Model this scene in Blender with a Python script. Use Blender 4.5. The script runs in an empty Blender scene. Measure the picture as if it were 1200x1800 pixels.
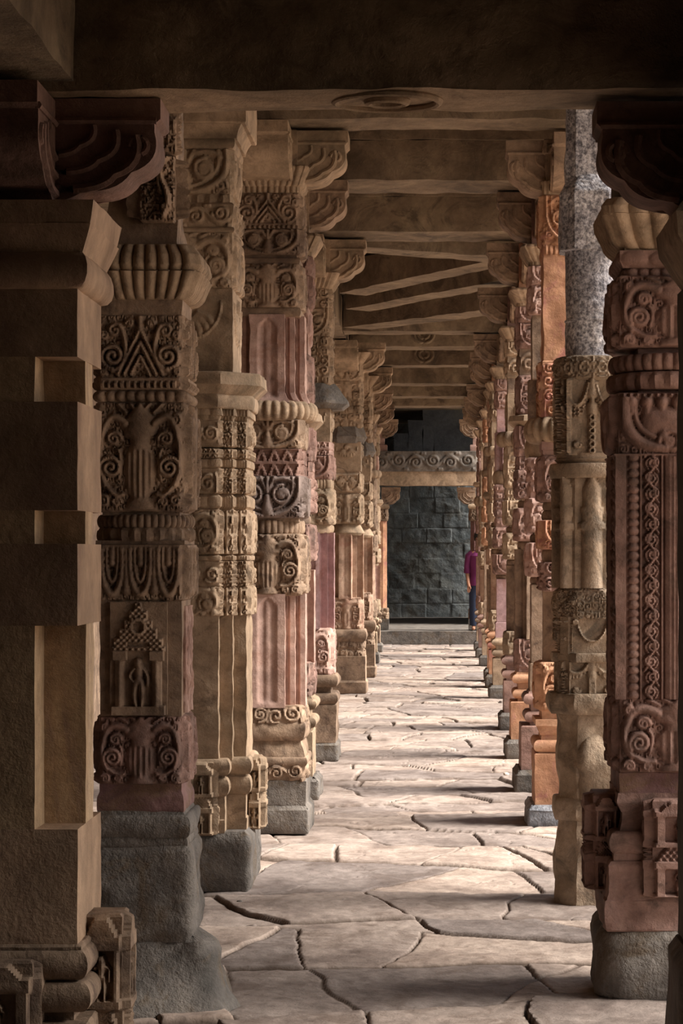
import bpy, math, random
import numpy as np
PI = math.pi
F, CX, CY, EYE = 3900.0, 775.0, 975.0, 1.6
sc = bpy.context.scene
col = sc.collection
rng = np.random.default_rng(7)

# ------------------------------------------------------------------ noise
def _h(ix, iy, iz, seed):
    n = (ix.astype(np.int64)*374761393 + iy.astype(np.int64)*668265263 + iz.astype(np.int64)*2147483647 + seed*974711) & 0x7fffffff
    n = ((n ^ (n >> 13))*1274126177) & 0x7fffffff
    return ((n ^ (n >> 16)) & 0xffff)/65535.0
def vnoise(p, seed=0):
    i = np.floor(p).astype(np.int64); f = p-i; f = f*f*(3-2*f)
    r = 0
    for dx in (0, 1):
        wx = f[:, 0] if dx else 1-f[:, 0]
        for dy in (0, 1):
            wy = f[:, 1] if dy else 1-f[:, 1]
            for dz in (0, 1):
                wz = f[:, 2] if dz else 1-f[:, 2]
                r = r+wx*wy*wz*_h(i[:, 0]+dx, i[:, 1]+dy, i[:, 2]+dz, seed)
    return r*2-1
def fbm(p, seed=0, oct=3):
    r = 0; a = 1.0
    for k in range(oct):
        r = r+a*vnoise(p*(2.03**k)+k*17.3, seed+k); a *= .5
    return r
def smooth(a, b, x):
    t = np.clip((x-a)/(b-a), 0, 1); return t*t*(3-2*t)

# ------------------------------------------------------------------ mesh builder
class MB:
    def __init__(s): s.v = []; s.q = []; s.t = []; s.n = 0; s.ng = []
    def add(s, v, q=None, t=None):
        v = np.asarray(v, float).reshape(-1, 3); s.v.append(v)
        if q is not None and len(q): s.q.append(np.asarray(q, np.int64)+s.n)
        if t is not None and len(t): s.t.append(np.asarray(t, np.int64)+s.n)
        s.n += len(v)
    def poly(s, idx): s.ng.append(list(idx))
    def build(s, name, mat, parent=None, loc=(0, 0, 0), angle=38):
        v = np.concatenate(s.v)
        q = np.concatenate(s.q) if s.q else np.zeros((0, 4), np.int64)
        t = np.concatenate(s.t) if s.t else np.zeros((0, 3), np.int64)
        m = bpy.data.meshes.new(name)
        ngl = [len(g) for g in s.ng]
        li = np.concatenate([q.ravel(), t.ravel()]+[np.array(g) for g in s.ng]).astype(np.int32)
        tot = np.concatenate([np.full(len(q), 4), np.full(len(t), 3), np.array(ngl, int)]).astype(np.int32)
        st = np.concatenate([[0], np.cumsum(tot)[:-1]]).astype(np.int32)
        m.vertices.add(len(v)); m.vertices.foreach_set('co', v.astype(np.float32).ravel())
        m.loops.add(len(li)); m.loops.foreach_set('vertex_index', li)
        m.polygons.add(len(tot)); m.polygons.foreach_set('loop_start', st)
        m.polygons.foreach_set('use_smooth', np.ones(len(tot), bool))
        m.update(calc_edges=True); m.validate()
        m.set_sharp_from_angle(angle=math.radians(angle))
        m.materials.append(mat)
        o = bpy.data.objects.new(name, m); col.objects.link(o); o.location = loc
        if parent: o.parent = parent
        return o

def empty(name, loc, label, cat, group=None):
    o = bpy.data.objects.new(name, None); col.objects.link(o); o.location = loc
    o.empty_display_size = .1
    tag(o, label, cat, group); return o
def tag(o, label=None, cat=None, group=None, kind='thing'):
    if label: o['label'] = label
    if cat: o['category'] = cat
    if group: o['group'] = group
    if kind: o['kind'] = kind
    return o
def structure(o): o['kind'] = 'structure'; return o

# ------------------------------------------------------------------ plans (CCW outlines)
def P_sq(hw, hd=None):
    hd = hd or hw
    return np.array([(-hw, -hd), (hw, -hd), (hw, hd), (-hw, hd)], float)
def P_step(hw, c, n):
    e = (hw-c)/n; right = []
    def corner(R):
        pts = [(c, -hw)]
        for i in range(1, n+1):
            pts += [(c+(i-1)*e, -hw+i*e), (c+i*e, -hw+i*e)]
        return [(R[0]*x+R[1]*y, R[2]*x+R[3]*y) for x, y in pts]
    out = []
    for R in ((1, 0, 0, 1), (0, -1, 1, 0), (-1, 0, 0, -1), (0, 1, -1, 0)): out += corner(R)
    return np.array(out, float)
def P_ngon(r, n, rot=None):
    rot = PI/n if rot is None else rot
    return np.array([(r*math.cos(rot-PI/2+2*PI*i/n), r*math.sin(rot-PI/2+2*PI*i/n)) for i in range(n)])
def P_oct(hw, k=.586):
    c = hw*k*.707
    return np.array([(-c, -hw), (c, -hw), (hw, -c), (hw, c), (c, hw), (-c, hw), (-hw, c), (-hw, -c)])
def P_notch(hw, cx, cy):
    a = hw-cx; b = hw-cy
    return np.array([(-a, -hw), (a, -hw), (a, -b), (hw, -b), (hw, b), (a, b), (a, hw), (-a, hw), (-a, b), (-hw, b), (-hw, -b), (-a, -b)])

# ------------------------------------------------------------------ carved-relief motifs; x in [-.5,.5], y in [0,H]
def strokes(X, Y, st, out=None):
    xs, ys = X[0], Y[:, 0]
    out = np.zeros_like(X) if out is None else out
    for pts, r, h in st:
        pts = np.asarray(pts, float); r = np.broadcast_to(np.asarray(r, float), (len(pts),)); R = r.max()
        i0, i1 = np.searchsorted(xs, [pts[:, 0].min()-R, pts[:, 0].max()+R])
        j0, j1 = np.searchsorted(ys, [pts[:, 1].min()-R, pts[:, 1].max()+R])
        if i1 <= i0 or j1 <= j0: continue
        xx = X[j0:j1, i0:i1]; yy = Y[j0:j1, i0:i1]
        best = np.full(xx.shape, 9.)
        for k in range(len(pts)):
            d = ((xx-pts[k, 0])**2+(yy-pts[k, 1])**2)/(r[k]*r[k])
            best = np.minimum(best, d)
        val = h*np.sqrt(np.clip(1-best, 0, 1))
        out[j0:j1, i0:i1] = np.maximum(out[j0:j1, i0:i1], val)
    return out
def spiral(cx, cy, r0, a0, turns, d=1, r1=.0, n=None):
    n = n or max(14, int(26*abs(turns)))
    t = np.linspace(0, 1, n); a = a0+d*2*PI*turns*t; r = r0+(r1-r0)*t
    return np.stack([cx+r*np.cos(a), cy+r*np.sin(a)], 1)
def bez(p0, p1, p2, p3=None, n=24):
    t = np.linspace(0, 1, n)[:, None]; p0, p1, p2 = map(np.array, (p0, p1, p2))
    if p3 is None: return (1-t)**2*p0+2*t*(1-t)*p1+t*t*p2
    p3 = np.array(p3); return (1-t)**3*p0+3*t*(1-t)**2*p1+3*t*t*(1-t)*p2+t**3*p3
def mir(st): return st+[(np.asarray(p)*np.array([-1, 1]), r, h) for p, r, h in st]
def seg(a, b, n=12): t = np.linspace(0, 1, n)[:, None]; return np.array(a)*(1-t)+np.array(b)*t

def m_vase(X, Y, H, seed=0):
    v = Y/H
    prof = np.interp(v, [0, .03, .08, .13, .2, .38, .52, .58, .66, .7, .76, .80, .84, .9, 1.0], [.15, .17, .16, .1, .15, .205, .17, .12, .12, .19, .2, .15, .2, .12, .0])
    q = np.clip(1-(X/np.maximum(prof, 1e-4))**2, 0, 1)
    flute = np.where((v > .13) & (v < .56), .88+.12*np.cos(X*95), 1)
    out = .9*np.sqrt(q)*flute*np.where(prof > .005, 1, 0)
    S = H
    k = min(1., S)
    st = [(bez((.17, .80*S), (.40, .98*S), (.45, .60*S)), np.linspace(.05, .038, 24), .9),
          (bez((.45, .62*S), (.5, .45*S), (.40, .24*S)), .036, .9),
          (spiral(.335, .40*S, .135*k, -.6, 1.9, 1, .015), np.linspace(.036, .024, 49), 1.0),
          (spiral(.30, .66*S, .085*k, PI, 1.6, -1, .01), np.linspace(.03, .02, 41), .85),
          (spiral(.41, .83*S, .07*k, PI/2, 1.5, -1, .01), .022, .8),
          (spiral(.42, .10*S, .075*k, 0, 1.5, 1, .01), .024, .85),
          (bez((.40, .26*S), (.3, .12*S), (.2, .16*S)), .028, .8),
          (spiral(.27, .09*S, .055*k, PI, 1.4, -1, .01), .018, .75),
          (bez((.24, .3*S), (.2, .5*S), (.25, .56*S)), .022, .7),
          (seg((.03, .9*S), (.12, .99*S)), .026, .75), (seg((.16, .9*S), (.26, .98*S)), .024, .7), (seg((0, .86*S), (0, .98*S)), .035, .8)]
    out = strokes(X, Y, mir(st), out)
    return out
def m_fill(X, Y, H, seed=1, cell=.25):
    r = random.Random(seed); st = []
    nx = max(2, round(1/cell)); ny = max(1, round(H/cell)); cw = 1/nx; ch = H/ny
    for j in range(ny):
        for i in range(nx):
            cx = -.5+(i+.5)*cw+r.uniform(-.12, .12)*cw; cy = (j+.5)*ch+r.uniform(-.12, .12)*ch
            d = 1 if (i+j) % 2 else -1
            R = .46*min(cw, ch)
            st.append((spiral(cx, cy, R, r.uniform(0, 6.28), r.uniform(1.2, 1.9), d, .08*R), R*.24, r.uniform(.7, 1)))
            st.append((bez((cx+d*R, cy-R), (cx+d*R*1.3, cy), (cx+d*R*.9, cy+R*1.1), n=14), R*.2, .7))
    return strokes(X, Y, st)
def m_band(X, Y, H, seed=2):
    """vertical or horizontal running vine"""
    st = []; vert = H > 1
    L = H if vert else 1.0; Wd = 1.0 if vert else H
    n = max(1, round(L/(Wd*.85))); step = L/n
    t = np.linspace(0, L, n*16+2)
    a = Wd*.30*np.sin(t/step*PI)
    def put(u, w): return np.stack([w, u], 1) if vert else np.stack([u-.5, w+H/2], 1)
    st.append((put(t, a), Wd*.075, .9))
    for i in range(n):
        u = (i+.5)*step; sgn = -1 if i % 2 == 0 else 1
        sp = spiral(u, sgn*Wd*.05, Wd*.33, sgn*PI/2*0+PI, 1.7, sgn, Wd*.03)
        st.append((put(sp[:, 0], sp[:, 1]), Wd*.075, 1.0))
        st.append((put(np.array([u+step*.36, u+step*.5]), np.array([-sgn*Wd*.38]*2)), Wd*.09, .8))
    return strokes(X, Y, st)
def m_face(X, Y, H, seed=0):
    S = H
    st = [(spiral(.22, .55*S, .19*min(1, S*1.2), PI*.5, 1.7, 1, .03), .034, 1.0),
          (bez((.46, .95*S), (.52, .2*S), (.08, .06*S)), .04, .95), (bez((.37, .95*S), (.42, .35*S), (.07, .2*S)), .026, .8),
          (spiral(.22, .55*S, .06, 0, 1, 1, .0), .05, 1.0),
          (seg((0, .15*S), (0, .5*S)), np.linspace(.1, .05, 12), 1.0), (seg((.03, .7*S), (.1, .95*S)), .035, .8),
          (spiral(.4, .2*S, .07, 0, 1.3, 1, .01), .022, .7), (seg((.0, .62*S), (.0, .95*S)), .03, .9), (bez((.12, .9*S), (.3, 1.0*S), (.4, .8*S)), .03, .8)]
    return strokes(X, Y, mir(st))
def m_garland(X, Y, H, seed=0, n=3):
    st = []
    for i in range(n):
        c = -.5+(i+.5)/n; w = .36/n; S = H
        for k, (q, rr, hh) in enumerate(((1, .05, 1.), (.55, .032, .85))):
            pts = bez((c-w*q, .9*S), (c-w*q*1.15, (.18+.2*k)*S), (c, (.12+.22*k)*S)); pts2 = pts*[-1, 1]+[2*c, 0]
            z = (.8+.2*np.cos(np.arange(24)*2.4))
            st += [(pts, rr*3/n*z, hh), (pts2, rr*3/n*z, hh)]
        st.append((seg((c, .75*S), (c, .9*S), 5), .05*3/n, .8)); st.append((seg((c, .66*S), (c, .67*S), 2), .05, .9))
    for i in range(n+1):
        c = -.5+i/n; st.append((seg((c, .25*H), (c, .95*H), 20), np.linspace(.055, .025, 20)*3/n, .9)); st.append((seg((c, .2*H), (c, .22*H), 2), .065*3/n, 1.))
    o = strokes(X, Y, st); o = np.where(Y > .93*H, .7, o); return o
def m_pediment(X, Y, H, seed=0):
    S = H; st = []
    for k, (w, h0, h1) in enumerate(((.27, .22, .80), (.19, .22, .62), (.11, .22, .45))):
        st.append((seg((w, h0*S), (0.0, h1*S), 30), .026, .9))
    st += [(spiral(.33, .45*S, .15, -PI/2, 1.8, 1, .02), .034, 1.), (bez((.33, .27*S), (.16, .3*S), (.12, .6*S), (.25, .85*S)), .035, .9),
           (spiral(.30, .78*S, .09, PI, 1.4, -1, .01), .028, .85), (spiral(.44, .72*S, .06, 0, 1.4, 1, .01), .022, .8), (spiral(.45, .25*S, .05, 0, 1.4, 1, .01), .02, .8),
           (spiral(.0, .32*S, .04, 0, 1, 1, .02), .022, .8), (seg((0, .8*S), (0, .95*S)), .04, .9), (spiral(.12, .87*S, .05, 0, 1.3, 1, .0), .02, .8)]
    o = strokes(X, Y, mir(st))
    b = np.where(Y < .18*S, .7+.3*np.sign(np.sin(X*80))*(Y > .05*S)*(Y < .12*S), 0)
    return np.maximum(o, b)
def m_lattice(X, Y, H, seed=0):
    n = max(3, round(2.2/H)); u = ((X+.5)*n) % 1; rows = 2
    v = (Y/H*rows) % 1
    tri = np.abs(u-.5)*2
    o = np.where((tri+.1 > v) & (tri-.42 < v), 1.0, .15)
    o = np.where((v < .1) | (v > .9), 1, o)
    return o
def m_petals(X, Y, H, seed=0, n=8):
    u = ((X+.5)*n) % 1-.5; v = Y/H
    w = .48*np.sqrt(np.clip(1-(np.clip(v, 0, 1))**2.2, 0, 1))
    q = np.clip(1-(u/np.maximum(w, 1e-3))**2, 0, 1)
    return .55*np.sqrt(q)+.45*np.clip(1-np.abs(u)*7, 0, 1)*(v < .8)
def m_beads(X, Y, H, seed=0, n=None):
    n = n or max(4, round(1/H)); u = ((X+.5)*n) % 1-.5; v = Y/H-.5
    return np.sqrt(np.clip(1-(u*u+v*v)*4.4, 0, 1))
def m_ribs(X, Y, H, seed=0, n=12):
    return np.abs(np.cos((X+.5)*PI*n))**.7
def m_ribs18(X, Y, H, seed=0): return m_ribs(X, Y, H, n=22)
def m_ribs8(X, Y, H, seed=0): return np.abs(np.sin((X+.5)*PI*7))**.6*(.65+.35*smooth(0, .2*H, Y))
def m_ribs10(X, Y, H, seed=0): return np.abs(np.sin((X+.5)*PI*9))**.6*(.65+.35*smooth(0, .2*H, Y))
def m_flute(X, Y, H, seed=0):
    e = smooth(0, .12, .5-np.abs(X))
    return 1-.9*e*np.sqrt(np.clip(1-(X*2.3)**2, 0, 1))
def m_flute_tip(X, Y, H, seed=0):
    top = H-.12-np.abs(X)*.8
    e = smooth(.0, .06, top-Y)*smooth(.1, .3, Y)
    groove = np.sqrt(np.clip(1-(X*3.0)**2, 0, 1))
    return 1-.75*e*groove+.35*e*np.sqrt(np.clip(1-(X*9)**2, 0, 1))
def m_fan(X, Y, H, seed=0):
    st = [(spiral(.0, .80*H, .09, 0, 1.6, 1, .01), .03, 1.)]
    for a in np.linspace(-2.6, -.54, 9):
        st.append((bez((.16*math.cos(a), .8*H+.16*math.sin(a)), (.25*math.cos(a+.15), .8*H+.25*math.sin(a+.15)), (.32*math.cos(a), .8*H+.32*math.sin(a)), n=10), .035, .9))
    st.append((np.stack([.38*np.cos(np.linspace(-PI, 0, 40)), .82*H+.38*np.sin(np.linspace(-PI, 0, 40))], 1), .02, .7))
    return strokes(X, Y, st)
def fig(cx, y0, h):
    """small standing dancer: list of strokes"""
    return [(seg((cx, y0+.86*h), (cx, y0+.88*h), 3), .085*h, 1.1), (seg((cx, y0+.5*h), (cx+.02*h, y0+.76*h), 12), np.linspace(.075, .1, 12)*h, 1.05),
            (bez((cx-.03*h, y0+.5*h), (cx-.13*h, y0+.25*h), (cx-.04*h, y0), n=16), np.linspace(.075, .04, 16)*h, 1.), (bez((cx+.05*h, y0+.5*h), (cx+.1*h, y0+.25*h), (cx+.07*h, y0), n=16), np.linspace(.075, .04, 16)*h, 1.),
            (bez((cx-.08*h, y0+.74*h), (cx-.24*h, y0+.6*h), (cx-.1*h, y0+.5*h), n=14), .035*h, .95), (bez((cx+.1*h, y0+.74*h), (cx+.22*h, y0+.62*h), (cx+.18*h, y0+.42*h), n=14), .035*h, .95)]
def m_shrine(X, Y, H, seed=0):
    """niche: sill, two posts, stepped pediment, dancer inside"""
    v = Y/H; ax = np.abs(X); o = np.zeros_like(X)
    o = np.where((v < .075) & (ax < .46), 1.0, o)
    o = np.where((v >= .075) & (v < .52) & (ax > .24) & (ax < .40), .75+.2*np.cos((ax-.32)*40), o)
    o = np.where((v >= .48) & (v < .60) & (ax > .20) & (ax < .45), 1.0, o)
    stair = np.interp(v, [.56, .60, .601, .68, .681, .76, .761, .84, .841, .92, .921, 1.0], [.47, .47, .42, .42, .33, .33, .24, .24, .15, .15, .07, .04])
    o = np.where((v >= .56) & (ax < stair), .7+.3*np.cos(X*60)*np.cos(Y*60), o)
    o = np.where((v > .60) & (v < .64) & (ax < .2), .1, o)
    r = np.hypot(X, (Y-.78*H)); o = np.where(r < .10, .2, np.where(r < .15, 1., o))
    return strokes(X, Y, fig(0, .08*H, .44*H), o)
def m_shrine2(X, Y, H, seed=0):
    v = Y/H; ax = np.abs(X); o = np.full_like(X, .0)
    for b in (0, .52):
        o = np.where((v-b >= 0) & (v-b < .05) & (ax < .5), 1., o)
        o = np.where((v-b >= .05) & (v-b < .30) & (ax > .28) & (ax < .44), .9, o)
        o = np.where((v-b >= .30) & (v-b < .38) & (ax < .48), 1., o)
    o = np.where((v > .88) & (ax < .42-(v-.88)*2.4), .9, o)
    o = np.where((v > .38) & (v < .52) & (ax < .46-(v-.38)*1.5), .7+.3*np.cos(X*50)*np.cos(Y*50), o)
    o = strokes(X, Y, fig(0, .05*H, .26*H)+fig(0, .57*H, .24*H), o); return o
def m_elephant(X, Y, H, seed=0):
    S = H
    st = [(bez((.44, .95*S), (.50, .3*S), (.30, .12*S), (.1, .12*S)), np.linspace(.075, .04, 24), 1.0), (bez((.36, .85*S), (.40, .45*S), (.2, .3*S)), .03, .8),
          (spiral(.06, .22*S, .1, 0, 1.4, 1, .02), .03, .9), (seg((.0, .55*S), (.2, .55*S), 12), .12, 1.), (bez((.1, .5*S), (.16, .3*S), (.06, .2*S)), .05, .9)]
    for c in (.0, .13, .26, .39): st.append((seg((c, .84*S), (c, .86*S), 2), .055, 1.)); st.append((seg((c, .68*S), (c, .76*S), 4), .045, .8))
    o = strokes(X, Y, mir(st)); return np.where(Y > .94*S, .5+.3*np.cos(X*110), o)
def m_longshaft(X, Y, H, seed=0):
    ax = np.abs(X); o = np.zeros_like(X)
    o = np.where((ax > .445), .55, o)
    p = ((Y/.07) % 1)-.5; q = (ax-.375)/.05
    o = np.where((ax > .325) & (ax < .425), .8*np.sqrt(np.clip(1-q*q*.9-p*p*3.2, 0, 1)), o)
    o = np.where((ax > .30) & (ax <= .325), .6, o)
    W = .075
    t = np.linspace(0, H, int(H/.13)*16)
    st = [(np.stack([.222+W*.42*np.sin(t/.13*PI), t], 1), .016, 1.0)]
    for i in range(int(H/.13)):
        s_ = -1 if i % 2 == 0 else 1
        st.append((spiral(.222+s_*-.008, (i+.5)*.13, .052, PI*.5, 1.6, s_, .004), .015, 1.)); st.append((bez((.222+s_*.03, (i+.1)*.13), (.222+s_*.075, (i+.5)*.13), (.222+s_*.02, (i+.8)*.13), n=12), .014, .8)); st.append((seg((.222+s_*.06, (i+.9)*.13), (.222+s_*.04, (i+1.1)*.13), 5), .014, .8))
    o = strokes(X, Y, mir(st), o)
    o = np.where((ax > .125) & (ax < .145), .7, o)
    o = np.where(ax < .11, .35+.75*np.sqrt(np.clip(1-(ax/.11)**2, 0, 1))*(.9+.1*np.cos(ax*180)), o)
    e = (Y > H-.02); return np.where(e, .8, o)
def m_chain(X, Y, H, seed=0):
    """drum face: garland swags with a bell-and-chain in the middle"""
    S = H; st = []
    for i in range(6):
        y = .06*S+i*.085*S; st.append((spiral(0, y, .055, 0, 1, 1, .055, 20), .034, .95))
    st += [(seg((0, .57*S), (0, .63*S), 4), .12, 1.), (seg((0, .63*S), (0, .82*S), 10), .065, .9), (seg((0, .80*S), (0, .97*S), 10), np.linspace(.14, .07, 10), 1.)]
    g = bez((.08, .93*S), (.25, .50*S), (.5, .72*S)); st += [(g, .045, .95), (g*[-1, 1], .045, .95)]
    for k in range(2, 23, 2):
        for m in (1, -1): st.append((seg(g[k]*[m, 1]-[0, .03*S], g[k]*[m, 1]-[0, .15*S], 6), .022, .7))
    for m in (1, -1): st += [(spiral(m*.33, .14*S, .08, 0, 1.5, m, 0), .035, .8), (seg((m*.5, .5*S), (m*.5, .95*S), 12), .07, .9), (seg((m*.5, .05*S), (m*.5, .45*S), 12), .05, .8)]
    return strokes(X, Y, st)
def m_swag(X, Y, H, seed=0):
    g = bez((.32, .85*H), (.2, .3*H), (0, .35*H)); z = .03*(.7+.3*np.cos(np.arange(24)*2.2))
    st = [(g, z, 1.), (g*[-1, 1], z, 1.), (spiral(.36, .85*H, .06, 0, 1.2, 1, 0), .03, 1.), (spiral(-.36, .85*H, .06, 0, 1.2, 1, 0), .03, 1.), (seg((.42, .1*H), (.42, .8*H)), .02, .6), (seg((-.42, .1*H), (-.42, .8*H)), .02, .6)]
    return strokes(X, Y, st)
def m_pilaster(X, Y, H, seed=0):
    v = Y/H; w = np.interp(v, [0, .52, .53, .58, .6, .72, .74, .9, 1], [.30, .30, .40, .40, .30, .34, .26, .26, .1])
    return np.sqrt(np.clip(1-(X/w)**2, 0, 1))*.95
def m_ring_frieze(X, Y, H, seed=0):
    n = 13; u = ((X+.5)*n) % 1-.5; v = Y/H-.5
    r = np.hypot(u, v*1.1)
    o = np.where(r < .46, .5+.5*np.cos(r*26), .0)+.6*np.clip(1-np.abs(np.abs(u)-.5)*12, 0, 1)
    return np.clip(o, 0, 1)*smooth(.5, .42, np.abs(v))
def m_lion(X, Y, H, seed=0):
    S = H
    st = [(bez((.30, .95*S), (-.05, .8*S), (.25, .5*S)), .075, .9), (bez((.25, .5*S), (.42, .3*S), (.2, .08*S)), .08, 1.), (spiral(.2, .76*S, .12, 0, 1.5, 1, .02), .04, .8), (spiral(.25, .2*S, .12, 0, 1.6, 1, .02), .045, 1.), (bez((.05, .9*S), (.0, .6*S), (.12, .45*S)), .05, .8)]
    return strokes(X, Y, st)
_cache = {}
def motif(fn, k, nv, w, h, seed=0):
    key = (fn.__code__, k, nv, round(w/h, 2), seed)
    if key not in _cache:
        H = h/w
        x = np.linspace(-.5, .5, k+1)[None, :].repeat(nv, 0); y = np.linspace(0, H, nv)[:, None].repeat(k+1, 1)
        m = fn(x, y, H, seed)
        if fn in (m_vase, m_face, m_garland, m_pediment, m_elephant, m_lion) and k > 24:
            m = np.maximum(m, .42*m_fill(x, y, H, 3, .105)*smooth(.35, .0, m))
        _cache[key] = m
    return _cache[key]

# ------------------------------------------------------------------ ring: outline x profile, carved and weathered
def ring(mb, plan, z0, z1, prof=None, mot=None, amp=.01, res=.006, rough=.002, rf=14., seed=0, off=(0, 0), wrap=False, minw=.05, border=True, faces='frl', side=None, sideamp=None):
    """prof: list of (t 0..1 upwards, outward offset)"""
    K = len(plan); nxt = np.roll(plan, -1, 0); d = nxt-plan; L = np.hypot(d[:, 0], d[:, 1])
    nr = np.stack([d[:, 1], -d[:, 0]], 1)/L[:, None]; pn = np.roll(nr, 1, 0)
    mt = (pn+nr)/(1+(pn*nr).sum(1))[:, None]
    h = z1-z0
    prof = prof or [(0, -.006), (min(.3, .006/h), 0), (1-min(.3, .006/h), 0), (1, -.006)]
    tv = []
    vr = res if (mot is not None) else res*2.0
    for (t0, _), (t1, _) in zip(prof[:-1], prof[1:]):
        n = max(1, int(math.ceil((t1-t0)*h/vr))); tv += list(np.linspace(t0, t1, n+1)[:-1])
    tv = np.array(tv+[prof[-1][0]]); nv = len(tv)
    o = np.interp(tv, [p[0] for p in prof], [p[1] for p in prof])
    cols = []; per = 0; P = L.sum()
    rel = []
    for i in range(K):
        back = nr[i, 1] > .6
        hid = back or (nr[i, 0] > .6 and 'r' not in faces) or (nr[i, 0] < -.6 and 'l' not in faces)
        er = res if mot is not None else res*2.5
        k = 1 if (K > 24) else max(1, int(math.ceil(L[i]/(er*(5 if hid else 1)))))
        t = np.linspace(0, 1, k+1)[:-1]
        base = plan[i]+np.outer(t, d[i])
        m = mt[i]+np.outer(t, mt[(i+1) % K]-mt[i])
        n = np.repeat(nr[i][None], k, 0); n[0] = m[0]
        cols.append((base, m, n))
        R = np.zeros((nv, k))
        sidef = abs(nr[i, 0]) > .6
        fn = (side if side is not None and sidef else mot)
        if mot is not None and not wrap and not hid and L[i] >= minw and fn is not False:
            y = (tv*h); M = motif(fn, k, nv, L[i], h, seed)
            # resample rows onto tv
            yi = np.clip(tv*(nv-1), 0, nv-1); a = np.floor(yi).astype(int); b = np.minimum(a+1, nv-1); f = (yi-a)[:, None]
            M = (M[a]*(1-f)+M[b]*f)[:, :k]
            if border:
                win = smooth(0, .035, np.minimum(t, 1-t))[None, :]*smooth(0, .03, np.minimum(tv, 1-tv))[:, None]
                M = M*win
            R = M[:, :k]*(sideamp if (sidef and sideamp is not None) else amp)
        elif wrap and mot is not None:
            u = (per+t*L[i])/P-.5
            R = fn(np.repeat(u[None], nv, 0), np.repeat((tv*h/P)[:, None], k, 1), h/P)*amp
        rel.append(R); per += L[i]
    base = np.concatenate([c[0] for c in cols]); m = np.concatenate([c[1] for c in cols]); n = np.concatenate([c[2] for c in cols]); R = np.concatenate(rel, 1)
    C = len(base)
    xy = base[None]+o[:, None, None]*m[None]+R[:, :, None]*n[None]
    z = np.repeat((z0+tv*h)[:, None], C, 1)
    v = np.concatenate([xy, z[:, :, None]], 2)
    v[:, :, 0] += off[0]; v[:, :, 1] += off[1]
    if rough:
        f = v.reshape(-1, 3)
        nz = fbm(f*rf+seed*3.7, seed, 3)*rough
        nn = np.repeat(n[None], nv, 0).reshape(-1, 2)
        f[:, :2] += nn*nz[:, None]
        f[:, 2] += fbm(f*rf*.7+31, seed+5, 2)*rough*.6*np.repeat(((tv > .02) & (tv < .98)).astype(float)[:, None], C, 1).ravel()
        v = f.reshape(nv, C, 3)
    i = np.arange(C); j = (i+1) % C
    q = np.concatenate([np.stack([r*C+i, r*C+j, (r+1)*C+j, (r+1)*C+i], 1) for r in range(nv-1)])
    cen = np.array([[off[0]+plan[:, 0].mean(), off[1]+plan[:, 1].mean(), z0], [off[0]+plan[:, 0].mean(), off[1]+plan[:, 1].mean(), z1]])
    t = np.concatenate([np.stack([j, i, np.full(C, nv*C)], 1), np.stack([(nv-1)*C+i, (nv-1)*C+j, np.full(C, nv*C+1)], 1)])
    mb.add(np.concatenate([v.reshape(-1, 3), cen]), q, t)
# profiles
def pf_torus(b, n=10, base=0): 
    a = np.linspace(-PI/2, PI/2, n); return [((1+math.sin(x))/2, base+b*math.cos(x)) for x in a]
def pf_cav(b0, b1, n=8): return [(t, b0+(b1-b0)*(1-math.cos(t*PI/2))) for t in np.linspace(0, 1, n)]
def pf_cavd(b0, b1, n=8): return [(t, b0+(b1-b0)*math.sin(t*PI/2)) for t in np.linspace(0, 1, n)]
def pf_bell(b, n=10): return [(t, b*(t**1.6)) for t in np.linspace(0, 1, n)]
def pf_lin(a, b): return [(0, a), (1, b)]

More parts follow.
